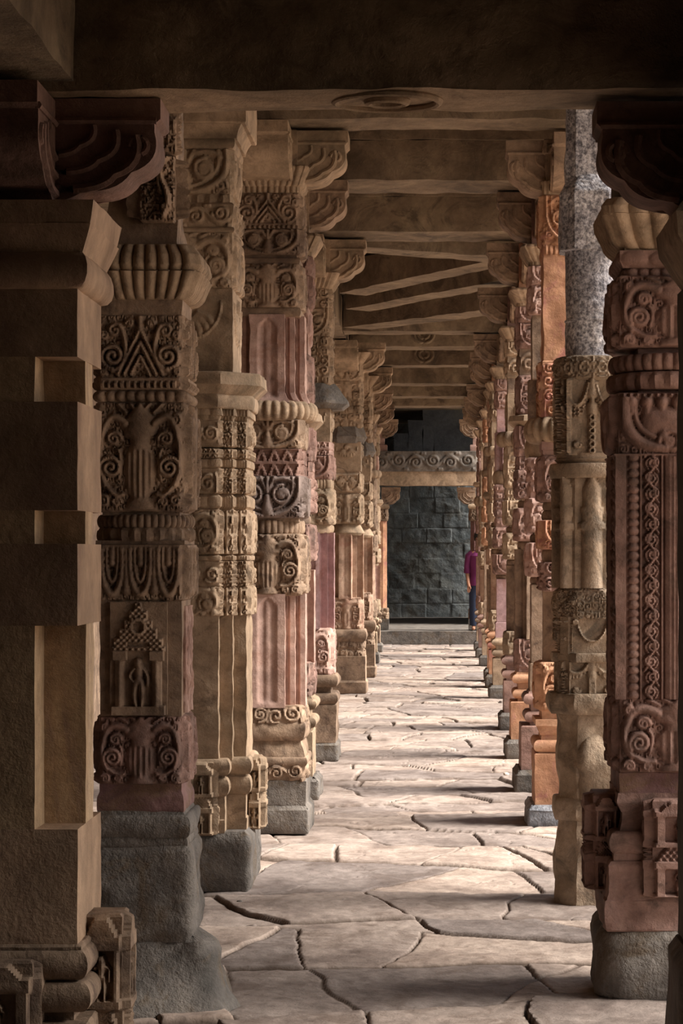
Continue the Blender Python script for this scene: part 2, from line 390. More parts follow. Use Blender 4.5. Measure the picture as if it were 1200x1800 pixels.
# ------------------------------------------------------------------ materials
def lin(h):
    c = [int(h[i:i+2], 16)/255 for i in (0, 2, 4)]
    return tuple((x/12.92 if x <= .04045 else ((x+.055)/1.055)**2.4) for x in c)+(1,)
def soft(c, k=.84):
    g = .3*c[0]+.55*c[1]+.15*c[2]; return tuple(g+(x-g)*k for x in c[:3])+(1,)
def stone(name, c1, c2, c3, scale=2.5, bump=.35, grain=90, speck=0, stain=None, streak=False, bdist=.006):
    m = bpy.data.materials.new(name); m.use_nodes = True; nt = m.node_tree; N = nt.nodes; Lk = nt.links
    b = N['Principled BSDF']; b.inputs['Roughness'].default_value = .82
    b.inputs['Specular IOR Level'].default_value = .25
    tc = N.new('ShaderNodeTexCoord'); oi = N.new('ShaderNodeObjectInfo')
    mp = N.new('ShaderNodeVectorMath'); mp.operation = 'ADD'
    sc_ = N.new('ShaderNodeVectorMath'); sc_.operation = 'SCALE'; sc_.inputs[3].default_value = 1.7
    Lk.new(oi.outputs['Location'], sc_.inputs[0]); Lk.new(tc.outputs['Object'], mp.inputs[0]); Lk.new(sc_.outputs[0], mp.inputs[1])
    src = mp.outputs[0]
    if streak:
        mm = N.new('ShaderNodeMapping'); mm.inputs['Scale'].default_value = (1, 1, .22); Lk.new(src, mm.inputs[0]); srcl = mm.outputs[0]
    else: srcl = src
    def noise(s, det=5, rough=.6, dist=0, v=None):
        n = N.new('ShaderNodeTexNoise'); n.inputs['Scale'].default_value = s; n.inputs['Detail'].default_value = det
        n.inputs['Roughness'].default_value = rough; n.inputs['Distortion'].default_value = dist; Lk.new(v or src, n.inputs['Vector']); return n
    n1 = noise(scale, 6, .62, .6, srcl); r = N.new('ShaderNodeValToRGB'); Lk.new(n1.outputs['Fac'], r.inputs[0])
    e = r.color_ramp.elements; e[0].position = .30; e[0].color = soft(lin(c1)); e[1].position = .70; e[1].color = soft(lin(c3))
    x = e.new(.5); x.color = soft(lin(c2))
    colr = r.outputs['Color']
    n2 = noise(scale*6, 4, .7); mx = N.new('ShaderNodeMix'); mx.data_type = 'RGBA'; mx.blend_type = 'OVERLAY'; mx.inputs[0].default_value = .55
    Lk.new(colr, mx.inputs[6]); Lk.new(n2.outputs['Fac'], mx.inputs[7]); colr = mx.outputs[2]
    if stain:
        n3 = noise(scale*1.3, 7, .7, 1.2, srcl); rr = N.new('ShaderNodeValToRGB'); Lk.new(n3.outputs['Fac'], rr.inputs[0])
        rr.color_ramp.elements[0].position = .52; rr.color_ramp.elements[0].color = (0, 0, 0, 1); rr.color_ramp.elements[1].position = .64; rr.color_ramp.elements[1].color = (.8, .8, .8, 1)
        m2 = N.new('ShaderNodeMix'); m2.data_type = 'RGBA'; Lk.new(rr.outputs[0], m2.inputs[0]); Lk.new(colr, m2.inputs[6]); m2.inputs[7].default_value = lin(stain); colr = m2.outputs[2]
    ng = noise(grain, 3, .7)
    if speck:
        rs = N.new('ShaderNodeValToRGB'); Lk.new(ng.outputs['Fac'], rs.inputs[0]); rs.color_ramp.elements[0].position = .38; rs.color_ramp.elements[1].position = .66
        rs.color_ramp.elements[0].color = (.12, .12, .14, 1); rs.color_ramp.elements[1].color = (1, 1, 1, 1)
        m3 = N.new('ShaderNodeMix'); m3.data_type = 'RGBA'; m3.blend_type = 'OVERLAY'; m3.inputs[0].default_value = speck; Lk.new(colr, m3.inputs[6]); Lk.new(rs.outputs[0], m3.inputs[7]); colr = m3.outputs[2]
    Lk.new(colr, b.inputs['Base Color'])
    nb = noise(grain*.3, 5, .7)
    ad = N.new('ShaderNodeMath'); ad.operation = 'MULTIPLY_ADD'; Lk.new(ng.outputs['Fac'], ad.inputs[0]); ad.inputs[1].default_value = .5; Lk.new(nb.outputs['Fac'], ad.inputs[2])
    bp = N.new('ShaderNodeBump'); bp.inputs['Strength'].default_value = bump; bp.inputs['Distance'].default_value = bdist
    Lk.new(ad.outputs[0], bp.inputs['Height']); Lk.new(bp.outputs[0], b.inputs['Normal'])
    return m
M = dict(
    buff=stone('buff_sandstone', '755a42', 'a08063', 'b89676', 2.2, .6, 80, streak=True, stain='86685a'),
    brown=stone('brown_sandstone', '5f4b3a', '8a7059', 'a78a6e', 3, .8, 90, stain='54443a'),
    red=stone('red_sandstone', '634a40', '8a675a', 'a17d6d', 3, .8, 90, stain='594840'),
    maroon=stone('maroon_sandstone', '553c38', '775450', '8c6b64', 3, .7, 90, stain='6c5440'),
    pink=stone('pink_sandstone', '86665c', 'a98678', 'c09c8a', 2.5, .6, 90, stain='936f60'),
    mauve=stone('mauve_sandstone', '5d4e48', '7c6a62', '947f74', 3, .8, 90, stain='574a40'),
    bluegrey=stone('pale_blue_grey_granite', '62646a', '86878c', 'a2a2a4', 4, 1, 60, speck=.3, bdist=.012),
    purple=stone('purple_pink_sandstone', '80605f', 'a4807f', 'b8958f', 2.5, .6, 90, stain='936f66'),
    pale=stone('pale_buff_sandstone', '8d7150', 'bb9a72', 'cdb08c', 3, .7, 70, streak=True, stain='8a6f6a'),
    worn=stone('worn_grey_brown_stone', '75634f', 'a28a70', 'b8a088', 3.5, 1, 60, stain='6b6054', bdist=.010),
    peach=stone('peach_sandstone', '7d604c', 'a3826a', 'bd9c82', 3, .6, 90, stain='8a6454'),
    orange=stone('orange_sandstone', '85583e', 'ad7a55', 'c69670', 3, .6, 90, stain='93605a'),
    tan=stone('tan_sandstone', '72604a', '9a8064', 'b39678', 3, .8, 90, stain='6c5a4a'),
    grey=stone('grey_plinth_stone', '48433e', '69615a', '7e746a', 4, 1, 60, stain='5f5142', bdist=.012),
    granite=stone('grey_granite', '707078', 'a09da2', 'bdbabc', 3, 1, 55, speck=.8, bdist=.012),
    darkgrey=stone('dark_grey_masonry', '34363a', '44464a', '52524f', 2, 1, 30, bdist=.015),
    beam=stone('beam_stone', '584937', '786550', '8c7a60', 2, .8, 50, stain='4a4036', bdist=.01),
    dark_stone=stone('dark_beam_stone', '3a2f26', '4d4034', '5c4d3d', 2, .8, 50, bdist=.01),  # darker, browner tone of stone
    floor=stone('flagstone', '75655c', '98887d', 'ab9b8f', 2.2, .7, 45, stain='78695f', bdist=.008),
    blue=stone('haze_blue_masonry', '525a5d', '6a6f70', '787a74', 1.6, 1, 30, stain='504a42', bdist=.015),  # blue cast painted into the stone in place of distance haze
    court=stone('courtyard_paving', 'a58a6c', 'b89c7e', 'c6ac90', 1, .3, 20),
    white=stone('pale_stone', 'b09a86', 'd0bca8', 'dccbb8', 3, .3, 90),
)
def cloth(name, c):
    m = bpy.data.materials.new(name); m.use_nodes = True; nt = m.node_tree; b = nt.nodes['Principled BSDF']
    n = nt.nodes.new('ShaderNodeTexNoise'); n.inputs['Scale'].default_value = 40
    mx = nt.nodes.new('ShaderNodeMix'); mx.data_type = 'RGBA'; nt.links.new(n.outputs['Fac'], mx.inputs[0])
    a = lin(c); mx.inputs[6].default_value = tuple(x*.8 for x in a[:3])+(1,); mx.inputs[7].default_value = a
    nt.links.new(mx.outputs[2], b.inputs['Base Color']); b.inputs['Roughness'].default_value = .8; return m

# ------------------------------------------------------------------ more shapes
def P_rsq(hw, r, n=5, jit=0, seed=0):
    out = []
    for k, (sx, sy) in enumerate(((1, -1), (1, 1), (-1, 1), (-1, -1))):
        a0 = -PI/2+k*PI/2
        for i in range(n):
            a = a0+PI/2*i/(n-1); out.append((sx*(hw-r)+r*math.cos(a), sy*(hw-r)+r*math.sin(a)))
    return np.array(out)
def boulder(mb, hw, z0, z1, r=.03, rough=.012, res=.02, seed=0, off=(0, 0), bulge=.0, rf=6, top=.03):
    h = z1-z0
    pr = [(0, -.01), (.1, bulge), (.5, bulge*1.2), (.8, bulge*.4), (1-min(.3, top/h), -.004), (1, -top)]
    ring(mb, P_rsq(hw, r), z0, z1, pr, None, 0, res, rough, rf, seed, off)
def box_grid(mb, x0, x1, y0, y1, z0, z1, res=.03, rough=.004, rf=7., seed=0):
    """weathered squared block"""
    def n(a, b): return max(1, min(160, int((b-a)/res)))
    nx, ny, nz = n(x0, x1), n(y0, y1), n(z0, z1)
    X, Y, Z = np.linspace(x0, x1, nx+1), np.linspace(y0, y1, ny+1), np.linspace(z0, z1, nz+1)
    def face(A, B, f, flip):
        a, b = np.meshgrid(A, B, indexing='ij'); v = f(a.ravel(), b.ravel()); na, nb = len(A), len(B)
        i, j = np.meshgrid(np.arange(na-1), np.arange(nb-1), indexing='ij'); k = (i*nb+j).ravel()
        q = np.stack([k, k+nb, k+nb+1, k+1], 1)
        if flip: q = q[:, ::-1]
        nz_ = np.stack([fbm(v*rf+9*c+seed, seed+c*7, 3) for c in range(3)], 1)*rough
        mb.add(v+nz_, q)
    c = lambda val, a: np.full_like(a, val)
    face(X, Z, lambda a, b: np.stack([a, c(y0, a), b], 1), False)
    face(X, Z, lambda a, b: np.stack([a, c(y1, a), b], 1), True)
    face(Y, Z, lambda a, b: np.stack([c(x0, a), a, b], 1), True)
    face(Y, Z, lambda a, b: np.stack([c(x1, a), a, b], 1), False)
    face(X, Y, lambda a, b: np.stack([a, b, c(z0, a)], 1), True)
    face(X, Y, lambda a, b: np.stack([a, b, c(z1, a)], 1), False)
def bracket(mb, ang, start, L, h, th, ztop, ridges=True, base=(0, 0)):
    """corbel arm: fascia on top, scrolled underside; runs from start outwards in direction ang"""
    pts = [(0, 0), (L, 0), (L, -.20*h), (L*.955, -.25*h), (L*.955, -.33*h)]
    for p in bez((L*.955, -.33*h), (L*1.02, -.62*h), (L*.78, -.72*h), n=9)[1:]: pts.append(tuple(p))
    for p in bez((L*.78, -.72*h), (L*.68, -.92*h), (L*.42, -.90*h), n=8)[1:]: pts.append(tuple(p))
    for p in bez((L*.42, -.90*h), (L*.32, -.99*h), (L*.2, -1.0*h), n=5)[1:]: pts.append(tuple(p))
    pts.append((0, -h))
    ca, sa = math.cos(ang), math.sin(ang)
    def put(a, z, t): return (base[0]+(start+a)*ca-t*sa, base[1]+(start+a)*sa+t*ca, ztop+z)
    n = len(pts); n0 = mb.n
    # ends thickened in slices so that the outline can weather
    v = [put(a, z, -th/2) for a, z in pts]+[put(a, z, th/2) for a, z in pts]
    q = [(i, n+i, n+(i+1) % n, (i+1) % n) for i in range(n)]
    mb.add(v, q); mb.poly([n0+i for i in range(n)]); mb.poly([n0+n+i for i in reversed(range(n))])
    if ridges:
        for sgn in (-1, 1):
            for k, (fx, fz, w) in enumerate(((.86, .84, .022), (.70, .68, .018), (.52, .52, .016))):
                c = list(bez((L*.95*fx, -.36*h*fz/.84-.02*k*h), (L*1.02*fx, -.66*h*fz/.84), (L*.76*fx, -.74*h*fz/.84), n=7))+list(bez((L*.76*fx, -.74*h*fz/.84), (L*.66*fx, -.92*h*fz/.84), (L*.12, -.88*h*fz/.84), n=8))[1:]
                tube(mb, [put(p[0], p[1], sgn*th/2) for p in c], w*h/.34*.75, 6)
            tube(mb, [put(p[0], p[1], sgn*th/2) for p in spiral(L*.84, -.47*h, .1*h, PI, 1.3, -1, .01, 18)], .012*h/.34, 6)
            tube(mb, [put(0.02, -.22*h, sgn*th/2), put(L*.97, -.22*h, sgn*th/2)], .012*h/.34, 6)
def tube(mb, pts, r, n=8, closed=False):
    pts = np.array(pts, float); m = len(pts); r = np.broadcast_to(np.asarray(r, float), (m,))
    tg = np.gradient(pts, axis=0); tg /= np.linalg.norm(tg, axis=1)[:, None]+1e-9
    up = np.array([0, 0, 1.]) if abs(tg[0, 2]) < .9 else np.array([1., 0, 0])
    rings = []
    for p, t, rr in zip(pts, tg, r):
        u = np.cross(up, t); u /= np.linalg.norm(u)+1e-9; w = np.cross(t, u); up2 = w
        a = np.arange(n)*2*PI/n; rings.append(p+rr*(np.cos(a)[:, None]*u+np.sin(a)[:, None]*w))
    v = np.concatenate(rings); i = np.arange(n); j = (i+1) % n
    q = np.concatenate([np.stack([k*n+i, k*n+j, (k+1)*n+j, (k+1)*n+i], 1) for k in range(m-1)])
    n0 = mb.n; mb.add(v, q); mb.poly([n0+k for k in reversed(range(n))]); mb.poly([n0+(m-1)*n+k for k in range(n)])

def figure(parent, base, h, ang, mat):
    # small dancer carved nearly in the round
    ca, sa = math.cos(ang), math.sin(ang)
    def W(x, y, z): return (base[0]-x*h*sa+y*h*ca, base[1]+x*h*ca+y*h*sa, base[2]+z*h)
    mb = MB()
    T = lambda pts, r: tube(mb, [W(*q) for q in pts], np.array(r)*h, 8)
    T([(.02, .02, .80), (.02, .03, .85), (.02, .03, .92), (.02, .02, .99)], [.03, .065, .07, .03])
    T([(0, 0, .46), (.02, .01, .56), (.03, .02, .66), (.02, .01, .76), (.02, .01, .82)], [.10, .075, .085, .095, .03])
    T([(-.05, 0, .48), (-.10, .03, .28), (-.06, .01, .14), (-.06, .02, .0)], [.075, .06, .045, .035]); T([(.05, 0, .48), (.08, .02, .26), (.08, .01, .12), (.09, .02, .0)], [.075, .06, .045, .035])
    T([(-.07, .01, .76), (-.20, .02, .62), (-.08, .05, .50)], [.04, .035, .03]); T([(.11, .01, .76), (.20, .02, .60), (.17, .04, .42)], [.04, .035, .03])
    mb.build('figure', M[mat], parent, angle=60)
# ------------------------------------------------------------------ pillar assembly
class Pillar:
    def __init__(s, label, Yf, cx, hw, group, mat, res=2.2, seed=0, rough=.0022):
        s.k = Yf/F; s.X = (cx-CX)*s.k; s.hw = hw*s.k; s.Y = Yf+s.hw; s.mat = mat; s.seed = seed
        s.res = max(.0042, res*s.k); s.rough = rough
        s.root = empty('stone_pillar', (s.X, s.Y, 0), label, 'pillar', group); s.mb = None
    def z(s, y): return EYE+(CY-y)*s.k
    def r(s, plan, yt, yb, prof=None, mot=None, amp=.012, **k):
        """one course between picture heights yt (top) and yb (bottom) of the front plane"""
        s.seed += 1
        k.setdefault('rough', s.rough); k.setdefault('res', s.res)
        ring(s.mb, plan, s.z(yb), s.z(yt), prof, mot, amp, seed=s.seed, **k)
    def begin(s): s.mb = MB()
    def end(s, name, mat=None, label=None):
        o = s.mb.build(name, M[mat or s.mat], s.root); s.mb = None
        if label: o['label'] = label
        return o
    def one(s, name, plan, yt, yb, prof=None, mot=None, amp=.012, mat=None, label=None, **k):
        s.begin(); s.r(plan, yt, yb, prof, mot, amp, **k); return s.end(name, mat, label)
    def sq(s, px): return P_sq(px*s.k)
    def arms(s, ztop, h, L, th, angs, mat=None, names='bracket'):
        for a in angs:
            s.begin(); bracket(s.mb, a, s.hw*.2, L+s.hw*.8, h, th, ztop); s.end(names, mat)
L_, R_, F_, B_ = PI, 0.0, -PI/2, PI/2
GL, GR = 'carved pillars of the left row', 'carved pillars of the right row'

# ================================================================== LEFT ROW
# ---- plain pillar with cut sockets, closest on the left
p = Pillar('nearest left pillar, plain square shaft with three cut sockets, at the left picture edge', 5.2, 1, 135, GL, 'buff', seed=10)
k = p.k; hw = .18
full = P_sq(hw); cut = P_notch(hw, .10, .12)
for a, b in ((505, 627), (706, 897), (956, 1100), (1458, 1668)): p.one('shaft', full, a, b, [(0, 0), (1, 0)], res=.012, rf=9)
for a, b in ((627, 706), (897, 956), (1100, 1458)): p.one('cut_socket', cut, a, b, [(0, 0), (1, 0)], res=.012, rf=9, mat='pale', label='cut socket, coloured paler than the shaft')  # socket courses get a paler colour than the shaft
p.begin()
p.r(P_sq(hw), 440, 508, pf_torus(.028, 8), res=.012); p.r(P_sq(hw-.004), 494, 512, [(0, 0), (1, .012)], res=.012)
p.r(P_sq(hw+.018), 396, 446, pf_lin(-.005, .02), res=.012); p.r(P_sq(hw+.045), 356, 402, pf_lin(-.012, .0), res=.012)
p.end('capital')
p.begin()
p.r(P_sq(hw+.012), 1660, 1672, None); p.r(P_sq(hw+.004), 1668, 1722, pf_torus(.026)); p.r(P_sq(hw), 1716, 1728, [(0, 0), (1, 0)])
p.r(P_sq(hw+.01), 1724, 1778, pf_torus(.028)); p.r(P_sq(hw-.01), 1776, 1800, [(0, 0), (1, 0)]); p.r(P_sq(hw+.03), 1795, 1990, None)
p.end('base', 'brown')
ring_ = [((.0, -hw-.02), .085, .035, 1682, 1985), ((hw+.035, .02), .06, .05, 1625, 1985)]
for (ox, oy), w, d, yt, yb in ring_:
    p.begin(); pl = np.array([(-w, -d), (w, -d), (w, d), (-w, d)]) if oy < -.1 else np.array([(-d, -w), (d, -w), (d, w), (-d, w)])
    p.r(pl, yt, yb, None, m_shrine2, .02, off=(ox, oy), minw=.02, res=.006); p.end('niche', 'brown')
p.begin(); boulder(p.mb, .27, 0, p.z(1980), .03, .01, .03); p.end('plinth', 'grey')
zt = 2.685
p.begin(); bracket(p.mb, R_, .05, .315, .245, .17, zt, base=(0, -.02)); p.end('bracket', 'red')
p.begin(); bracket(p.mb, F_, .05, .29, .25, .23, zt-.006); p.end('bracket', 'red')

# ---- second left: vase-and-foliage pillar on a boulder
p = Pillar('second left pillar, square and densely carved, on a rough grey boulder footing', 7.8, 247, 74, GL, 'brown', seed=20)
k = p.k
p.begin(); ring(p.mb, P_rsq(.235, .08), -.01, .27, [(0, .06), (.25, .035), (.6, -.015), (.9, -.045), (1, -.09)], None, 0, .016, .05, 4.5, 3, (.02, .01)); p.end('footing', 'grey')
p.begin(); boulder(p.mb, .178, .24, p.z(1484), .022, .014, .012, 4, rf=7, bulge=.006, top=.02); p.end('plinth', 'grey')
p.begin(); p.r(p.sq(78), 1468, 1492, pf_torus(.012)); p.r(p.sq(80), 1432, 1472, pf_torus(.018), res=.008, rough=.006); p.r(p.sq(75), 1425, 1436, [(0, .01), (1, 0)]); p.end('base_moulding', 'grey')
p.begin(); p.r(p.sq(76), 1378, 1430, [(0, -.004), (.1, 0), (.55, 0), (.75, -.008), (1, -.008)], rough=.004); p.end('block', 'maroon')
p.one('carved_block', p.sq(73), 1258, 1380, None, m_vase, .026, 'red')
p.begin(); p.r(p.sq(72), 1054, 1262, None, None); p.end('shaft', 'brown')
p.begin(); pl = np.array([(-.1, -.012), (.1, -.012), (.1, .012), (-.1, .012)]); p.r(pl, 1058, 1256, [(0, 0), (1, 0)], m_shrine, .022, off=(-.005, -p.hw-.004), border=False, res=.0042); n_ = p.end('niche', 'brown'); figure(n_, (-.005, -p.hw-.004-.012, p.z(1240)), .168, F_, 'brown')
for dy in (-.075, 0, .075):
    p.begin(); p.r(P_ngon(.012, 8), 1066, 1255, [(0, 0), (1, 0)], None, off=(.147, dy), rough=.005, res=.006, rf=25); p.end('colonnette', 'pink')
p.one('carved_block', p.sq(74), 955, 1057, None, m_garland, .026, 'brown')
p.begin(); p.r(P_ngon(.155, 160), 926, 952, pf_torus(.012), lambda a, b, c: m_petals(a, b, c, 0, 24), .012, wrap=True, res=.005); p.r(P_ngon(.150, 252), 904, 928, pf_torus(.014), lambda a, b, c: m_ribs(a, b, c, n=42), .010, wrap=True, res=.005); p.r(p.sq(68), 898, 906, [(0, 0), (1, 0)]); p.r(p.sq(78), 950, 957, [(0, 0), (1, 0)]); p.end('ringed_neck', 'brown')
p.one('carved_block', p.sq(76), 706, 900, None, m_vase, .034, 'brown', rf=18)
p.begin(); p.r(p.sq(74), 686, 708, pf_torus(.01), lambda a, b, c, d=0: m_beads(a, b, c, 0, 9), .012, border=False); p.end('scalloped_band', 'brown')
p.one('carved_block', p.sq(73), 552, 688, None, m_pediment, .030, 'brown')
p.begin(); p.r(p.sq(72), 524, 554, [(0, 0), (1, .004)]); p.end('neck', 'brown')
p.begin(); p.r(p.sq(78), 478, 527, [(0, -.004), (.3, .016), (1, .044)], m_ribs10, .022, res=.005); p.r(p.sq(78), 430, 480, [(0, .03), (.25, .042), (.6, .036), (1, .008)], m_ribs10, .020, res=.005); p.end('ribbed_capital', 'tan')
p.begin(); ring(p.mb, P_sq(.13), p.z(432), 3.74, [(0, 0), (.15, -.01), (1, 0)], None, 0, .012, .008, 8, 5); p.end('upper_block', 'brown')
p.begin(); pl = P_sq(.062, .03); p.r(pl, 276, 392, None, m_lion, .05, off=(.062, -.145), minw=.03, res=.005); p.end('lion', 'brown')
p.begin(); pl = P_sq(.045, .02); p.r(pl, 150, 272, None, m_fill, .02, off=(.085, -.142), minw=.03, res=.006); p.end('carved_panel', 'brown')
p.begin(); ring(p.mb, P_sq(.19), 3.70, 4.05, None, None, 0, .03, .004, 8, 6); p.end('capital', 'brown')

# ---- third left: stepped pillar
p = Pillar('third left pillar, broad stepped shaft with a chamfered slab at mid height', 10.55, 321, 108, GL, 'tan', seed=40)
k = p.k; S = .292
st = lambda g=0: P_step(S+g, .17+g, 2)
p.begin(); boulder(p.mb, .325, 0, p.z(1462), .03, .010, .02, 7, rf=8); p.end('plinth', 'grey')
p.begin()
p.r(P_step(S-.002, .2, 1), 1398, 1470, None, None); p.r(P_step(S+.005, .2, 1), 1440, 1470, None)
p.r(P_step(S+.004, .2, 1), 1367, 1400, pf_torus(.022)); p.r(P_step(S+.0, .2, 1), 1362, 1370, [(0, 0), (1, 0)]); p.r(P_step(S+.004, .2, 1), 1334, 1364, pf_torus(.026), res=.01, rough=.006)
p.end('base_moulding', 'tan')
for (ox, oy), w, d in (((.09, -S-.005), .06, .03), ((S+.03, .0), .08, .03)):
    p.begin(); pl = P_sq(w, d) if oy < -.1 else P_sq(d, w)
    p.r(pl, 1338, 1468, None, m_shrine2, .025, off=(ox, oy), minw=.03, res=.007); p.end('niche', 'tan')
p.begin(); p.r(st(), 1082, 1338, [(0, 0), (1, 0)], None, rough=.004); p.end('shaft', 'tan')
mix = [(1030, 1084, m_vase, .022), (985, 1032, m_fill, .022), (894, 975, m_vase, .024), (822, 868, m_fill, .022), (788, 806, m_lattice, .016), (738, 786, m_fill, .022)]
for yt, yb, f, a in mix: p.one('carved_course', st(.004), yt, yb, None, f, a, 'tan', minw=.05)
p.begin()
for yt, yb in ((975, 987), (868, 896), (804, 824)): p.r(st(.004), yt, yb, [(0, -.01), (.2, .004), (.8, .004), (1, -.01)], lambda x, y, h, s=0: m_beads(x, y, h, 0, 6), .006)
p.r(st(0), 716, 740, [(0, 0), (.4, .004), (.42, .012), (1, .012)], lambda x, y, h, s=0: m_beads(x, y, h, 0, 7), .006); p.end('moulded_bands', 'tan')
p.begin(); pl = P_oct(S+.02, .75); p.r(pl, 690, 718, pf_torus(.012)); p.end('neck', 'tan')
p.begin(); pl = P_oct(S+.075, .72); p.r(pl, 654, 694, [(0, -.05), (.45, 0), (.95, -.006), (1, -.012)], rough=.004); p.end('slab', 'tan')
h2 = .232
p.begin(); p.r(P_sq(h2), 503, 658, None, m_fan, .016, rough=.003); p.end('upper_shaft', 'tan')
p.one('carved_block', P_sq(h2-.004), 404, 505, None, m_vase, .026, 'tan')
p.begin(); p.r(P_sq(h2-.002), 396, 406, pf_torus(.012)); p.end('moulding', 'tan')
p.one('carved_block', P_sq(h2-.006), 352, 398, [(0, 0), (.9, .012), (1, .0)], m_band, .018, 'tan')
p.begin(); p.r(P_sq(h2-.016), 336, 354, [(0, 0), (1, 0)], lambda x, y, h, s=0: m_petals(x, y, h, 0, 7), .012); p.end('scalloped_band', 'tan')
p.one('carved_block', P_sq(h2-.014), 256, 338, None, m_face, .024, 'tan')
p.begin(); p.r(P_sq(h2-.01), 236, 258, pf_torus(.02)); p.r(P_sq(h2+.02), 214, 240, pf_cav(.0, .03)); ring(p.mb, P_sq(h2+.07), p.z(216), 4.05, None, None, 0, .03, .003, 8, 3); p.end('capital', 'tan')

# ---- fourth left: fluted pillar
p = Pillar('fourth left pillar, fluted shaft with a ribbed cushion ring and a curled bracket', 12.76, 470, 58, GL, 'brown', seed=60)
k = p.k
f16 = lambda px: P_step(px*k, px*k*.42, 2)
p.begin(); boulder(p.mb, 75*k, 0, p.z(1412), .02, .008, .02, 8, rf=8); p.end('plinth', 'grey')
p.one('base_block', p.sq(68), 1371, 1416, None, None, mat='grey')
p.begin(); p.r(p.sq(66), 1338, 1374, None, m_band, .02, rough=.006); p.r(p.sq(60), 1298, 1340, pf_cav(.02, -.01), rough=.008); p.r(p.sq(66), 1330, 1346, pf_torus(.014)); p.r(p.sq(62), 1268, 1302, pf_torus(.02), None, rough=.014, rf=10, res=.01); p.end('base_moulding', 'brown')
p.one('leaf_band', p.sq(60), 1240, 1272, pf_lin(.015, 0), m_fill, .02, 'brown')
p.begin(); p.r(f16(58), 1044, 1244, [(0, 0), (1, 0)], m_flute_tip, .022, border=False); p.end('fluted_shaft', 'pink')
p.one('carved_block', p.sq(59), 938, 1047, None, m_vase, .036, 'brown', rf=18)
p.begin(); p.r(P_ngon(.185, 204), 914, 938, pf_torus(.012), lambda a, b, c: m_ribs(a, b, c, n=34), .009, wrap=True, res=.006); p.r(p.sq(55), 908, 917, [(0, 0), (1, 0)]); p.end('ribbed_ring', 'brown')
p.one('carved_block', p.sq(60), 836, 911, None, m_face, .036, 'mauve')
p.one('lattice_band', p.sq(57), 788, 838, None, m_lattice, .018, 'red')
p.one('carved_block', p.sq(58), 737, 790, None, m_face, .028, 'brown')
p.begin(); p.r(P_ngon(.21, 224), 704, 740, pf_torus(.05), lambda a, b, c: m_ribs(a, b, c, n=32), .024, wrap=True, res=.007); p.end('ribbed_cushion', 'tan')
p.begin(); p.r(f16(57), 553, 708, [(0, .03), (.06, .012), (.12, 0), (1, 0)], m_flute_tip, .022, border=False, rough=.004); p.end('fluted_shaft', 'pink')
p.begin(); p.r(p.sq(54), 540, 556, pf_torus(.016)); p.end('moulding', 'brown')
p.one('carved_block', p.sq(55), 462, 542, None, m_vase, .030, 'brown')
p.begin(); p.r(p.sq(54), 452, 464, pf_torus(.008)); p.r(p.sq(51), 446, 454, [(0, 0), (1, 0)]); p.end('moulding', 'brown')
p.one('carved_block', p.sq(57), 402, 448, None, m_face, .028, 'brown')
p.one('carved_block', p.sq(55), 338, 404, None, m_pediment, .028, 'brown')
p.begin(); p.r(P_sq(54*k), 292, 340, [(0, 0), (.25, .0), (.3, .012), (.9, .05), (1, .05)], lambda x, y, h, s=0: m_ribs(x, y, h, n=11), .014); p.end('ribbed_capital', 'tan')
p.begin(); ring(p.mb, P_sq(52*k), p.z(294), 4.05, None, None, 0, .03, .003, 8, 3); p.end('capital_block', 'tan')
p.arms(4.05, .33, .27, .27, (R_, L_, F_, B_), 'tan')
C4 = p

